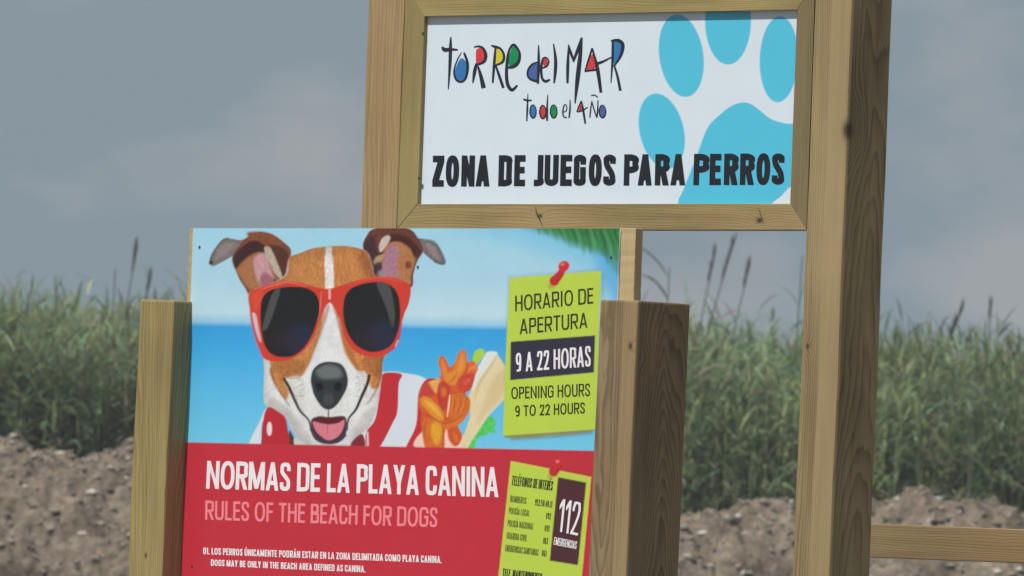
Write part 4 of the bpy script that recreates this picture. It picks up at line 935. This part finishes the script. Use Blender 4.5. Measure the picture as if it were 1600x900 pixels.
K.line([(627, 506), (625, 522), (618, 540), (604, 552)], [3, 4, 2], (178, 62, 108), soft=1.1, alpha=.75); K.line([(622, 532), (618, 541)], [1.4, 1.4], (238, 214, 226), soft=.8)
K.poly([(394, 460), (404, 454), (410, 458), (405, 476), (400, 486), (395, 476)], (222, 82, 56), soft=3, alpha=.6)
GL1 = [(408, 474), (413, 461), (424, 453), (442, 449), (460, 448), (478, 450), (491, 457), (498, 469), (499, 486), (494, 506), (486, 526), (474, 544), (460, 555), (446, 558), (430, 556), (417, 546), (410, 526), (407, 500)]
GL2 = [(536, 482), (539, 464), (547, 452), (562, 445), (580, 441), (598, 441), (612, 447), (621, 459), (625, 478), (625, 500), (621, 520), (612, 538), (598, 547), (580, 550), (563, 544), (550, 532), (541, 515), (537, 498)]
for gpoly, st_ in ((GL1, [(428, 455), (438, 452), (430, 480), (418, 512), (410, 514), (418, 480)]), (GL2, [(588, 441), (606, 444), (613, 462), (617, 496), (612, 512), (604, 482)])):
    K.poly(gpoly, (28, 30, 32), soft=1.0)
    mk = K.mask(gpoly); K.poly(st_, (82, 84, 84), soft=1.6, alpha=.8, only=mk)
    cxg = np.mean([p[0] for p in gpoly]); cyg = np.mean([p[1] for p in gpoly])
    K.ell(cxg + 18, cyg + 34, 22, 26, (36, 44, 72), soft=10, alpha=.7, only=mk); K.ell(cxg - 5, cyg + 35, 26, 16, (52, 36, 52), soft=9, alpha=.45, only=mk)
# red field, yellow notes, pins
red = (194, 46, 62)
yr = 691 + (X - 290.5) * .0208
al = np.clip(.5 + (Y - yr) / 1.4, 0, 1)[..., None]; K.img = K.img * (1 - al) + lin(red) * al
YG = (186, 212, 78)
K.poly([(789, 676), (860, 680), (928, 668), (925, 678), (860, 684), (800, 688)], (120, 120, 70), soft=4, smooth=False, alpha=.75)
K.poly([(794, 431), (938, 420), (946, 430), (940, 670), (790, 684), (788, 560)], (96, 150, 150), soft=4, smooth=False, alpha=.35)
K.poly([(796, 434), (939.5, 423), (936, 520), (931, 671), (860, 676), (786, 681), (790, 560)], YG, soft=.8, smooth=False)
K.poly([(786, 681), (860, 676), (931, 671), (929, 673), (860, 680), (790, 684)], (146, 140, 70), soft=.9, smooth=False)
K.poly([(798, 534), (930, 524), (928, 582), (797, 594)], (50, 48, 66), soft=.8, smooth=False)
n2 = [(798, 720), (924, 745), (907, 925), (776, 925)]
K.poly([(795, 722), (800, 718), (926, 742), (927, 746), (910, 925), (774, 925)], (120, 60, 50), soft=2, smooth=False, alpha=.5)
K.poly(n2, (222, 198, 86), soft=.8, smooth=False); K.poly([(800, 723), (922, 747), (905, 925), (778, 925)], YG, soft=1, smooth=False)
K.poly([(872, 745.5), (916, 754), (903, 883), (859, 876)], (78, 42, 48), soft=.8, smooth=False)
for (ax, ay, bx, by) in ((862, 444, 886, 408), (861, 742, 878, 716)):       # printed push pins
    K.line([(ax - 2, ay + 4), (ax + 8, ay - 2)], [7, 5], (150, 120, 60), soft=3, alpha=.5)
    K.line([(ax, ay), (ax + 4, ay - 4)], [3, 12], (206, 84, 66), soft=1.1)
    K.line([(ax + 4, ay - 5), ((ax + bx) / 2 + 2, (ay + by) / 2 + 1), (bx - 4, by + 6)], [15, 11, 9], (190, 44, 50), soft=1.1)
    K.ell(bx - 5, by + 8, 9, 8, (204, 44, 52), R(-40), soft=1.1); K.ell(bx - 7, by + 5, 3, 2.4, (232, 120, 110), soft=1.2)
    K.line([(ax + 6, ay - 2), (ax + 17, ay - 14)], [1, 2.5], (140, 26, 36), soft=1.2, alpha=.7)
gr = K.noise((slice(None), slice(None)), 1.3) * .5 + K.noise((slice(None), slice(None)), 7) * .5
K.img = np.clip(K.img * (1 + .025 * gr[..., None]), 0, 1)
lowz = 0.35
board = printed_sheet('board', MB, bx0, bx1, bz0, bz1, 450, 385, K, 0.004, B, PRINT_B, lowz, lin(red))
T = lambda s, tl, tr, br, bl, m, pen, **k: stroke_text(s, MB, tl, tr, br, bl, m, board, pen, **k)
T('HORARIO DE', (805, 462), (927, 449.5), (927, 474), (805, 486.5), GREY, (2.7, 2.9))
T('APERTURA', (812, 498.5), (918, 488), (918, 512), (812, 522.5), GREY, (2.7, 2.9))
T('9 A 22 HORAS', (806, 552), (923, 540), (923, 572.5), (806, 581.5), WHITE, (3.1, 3.6))
T('OPENING HOURS', (799, 605), (922, 599), (922, 619), (799, 623.5), GREY, (2.2, 2.4))
T('9 TO 22 HOURS', (805, 634), (914, 628.5), (914, 646), (805, 651), GREY, (2.2, 2.4))
T('NORMAS DE LA PLAYA CANINA', (324, 720), (779, 730), (779, 777), (322, 763.5), WHITE, (5.6, 6.6), gap=.065)
T('RULES OF THE BEACH FOR DOGS', (321, 782), (684, 793), (683, 824), (320.5, 812), PINK, (3.6, 4.1), gap=.085)
T('01. LOS PERROS ÚNICAMENTE PODRÁN ESTAR EN LA ZONA DELIMITADA COMO PLAYA CANINA.', (317.6, 855.5), (690, 869), (690, 880), (317.6, 866), WHITE, (1.7, 1.8))
T('DOGS MAY BE ONLY IN THE BEACH AREA DEFINED AS CANINA.', (329.5, 874), (571, 884), (571, 894.5), (329.5, 884), WHITE, (1.7, 1.8))
T('112', (876, 779), (909, 785), (903, 837), (871, 830), WHITE, (3.3, 3.9), gap=.1)
T('EMERGENCIAS', (866.5, 839), (902, 846), (900.5, 858), (865, 851), WHITE, (1.1, 1.4))
T('TELÉFONOS DE INTERÉS', (801, 743), (865, 752), (863, 766.5), (799, 758), GREY, (1.4, 1.9))
for s_, n_, x_, y_, xe in (('BOMBEROS', '952.50.40.11', 797, 784, 822), ('POLICÍA LOCAL', '092', 795, 802.5, 827), ('POLICÍA NACIONAL', '091', 793, 822, 833), ('GUARDIA CIVIL', '062', 791.5, 841.5, 823), ('EMERGENCIAS SANITARIAS', '061', 789, 861, 841)):
    dx = .14 * (xe - x_); T(s_, (x_ + 1, y_ - 10), (xe + 1, y_ - 10 + dx), (xe, y_ + dx), (x_, y_), FAINT, (.95, 1.2))
    xr_ = 862.5 - (y_ - 784) * .115; xl_ = xr_ - (27 if len(n_) > 4 else 7.5); yy = y_ + .14 * (xl_ - x_)
    T(n_, (xl_ + 1, yy - 10), (xr_ + 1, yy - 10 + .14 * (xr_ - xl_)), (xr_, yy + .14 * (xr_ - xl_)), (xl_, yy), FAINT, (1.2, 1.6))
T('TELF. MANTENIMIENTO', (786, 888), (848, 896), (846, 908), (785, 900), GREY, (1.5, 1.8))
for (px, py) in ((312, 386), (653, 417), (955, 402), (300, 884)):
    screw('screw', MB, px, py, board, DARKSCREW, .0036)

# ------------------------------------------------------------------ fence on the right
a = at_dist(1300, 842, 27.6); b_ = at_dist(1700, 858, 27.68)
ang = math.atan2(b_.y - a.y, b_.x - a.x)
FM = Matrix.Translation((a.x, a.y, 0)) @ Matrix.Rotation(ang, 4, 'Z')
FN = empty('wooden_fence', FM, label='low wooden rail fence running off to the right behind the tall post', cat='fence')
W_rail = wood('rail pine', (.40, .29, .14), (.24, .165, .08), (.05, .09), (.01, .02), 'X', ring=.006, contrast=.22, green=-.1)
W_fp = wood('fence post pine', (.285, .222, .120), (.150, .108, .056), (.05, .09), (.01, .02), 'Z', ring=.01, contrast=.3)
Ln = (Vector((b_.x, b_.y)) - Vector((a.x, a.y))).length; slope = (b_.z - a.z) / Ln
h = .041
def rail_pts(x): 
    z = a.z + slope * x
    return [(x, -.022, z - h), (x, .022, z - h), (x, .022, z + h), (x, -.022, z + h)]
link('rail', prism(rail_pts(0.02), rail_pts(2.6), .002), W_rail, FN)
link('post', post_mesh(.022, .092, .024, .10, -.4, a.z + .03, seed=31), W_fp, FN)
link('post', post_mesh(2.5, 2.59, .024, .114, -.4, a.z + .2, seed=32), W_fp, FN)

# ------------------------------------------------------------------ haze
hz = prism([(-45, -3, -1.2), (45, -3, -1.2), (45, -3, 3.9), (-45, -3, 3.9)], [(-45, 96, -1.2), (45, 96, -1.2), (45, 96, 3.9), (-45, 96, 3.9)], 0, 'haze')
hm = bpy.data.materials.new('haze'); hm.use_nodes = True; hn = hm.node_tree; hn.nodes.remove(hn.nodes['Principled BSDF'])
pv = hn.nodes.new('ShaderNodeVolumePrincipled'); pv.inputs['Density'].default_value = 0.0008; pv.inputs['Color'].default_value = (.86, .92, 1.0, 1)
hn.links.new(pv.outputs[0], hn.nodes['Material Output'].inputs['Volume'])
tag(link('haze', hz, hm), 'thin summer haze in the air over the bank and reeds', 'haze', kind='stuff')
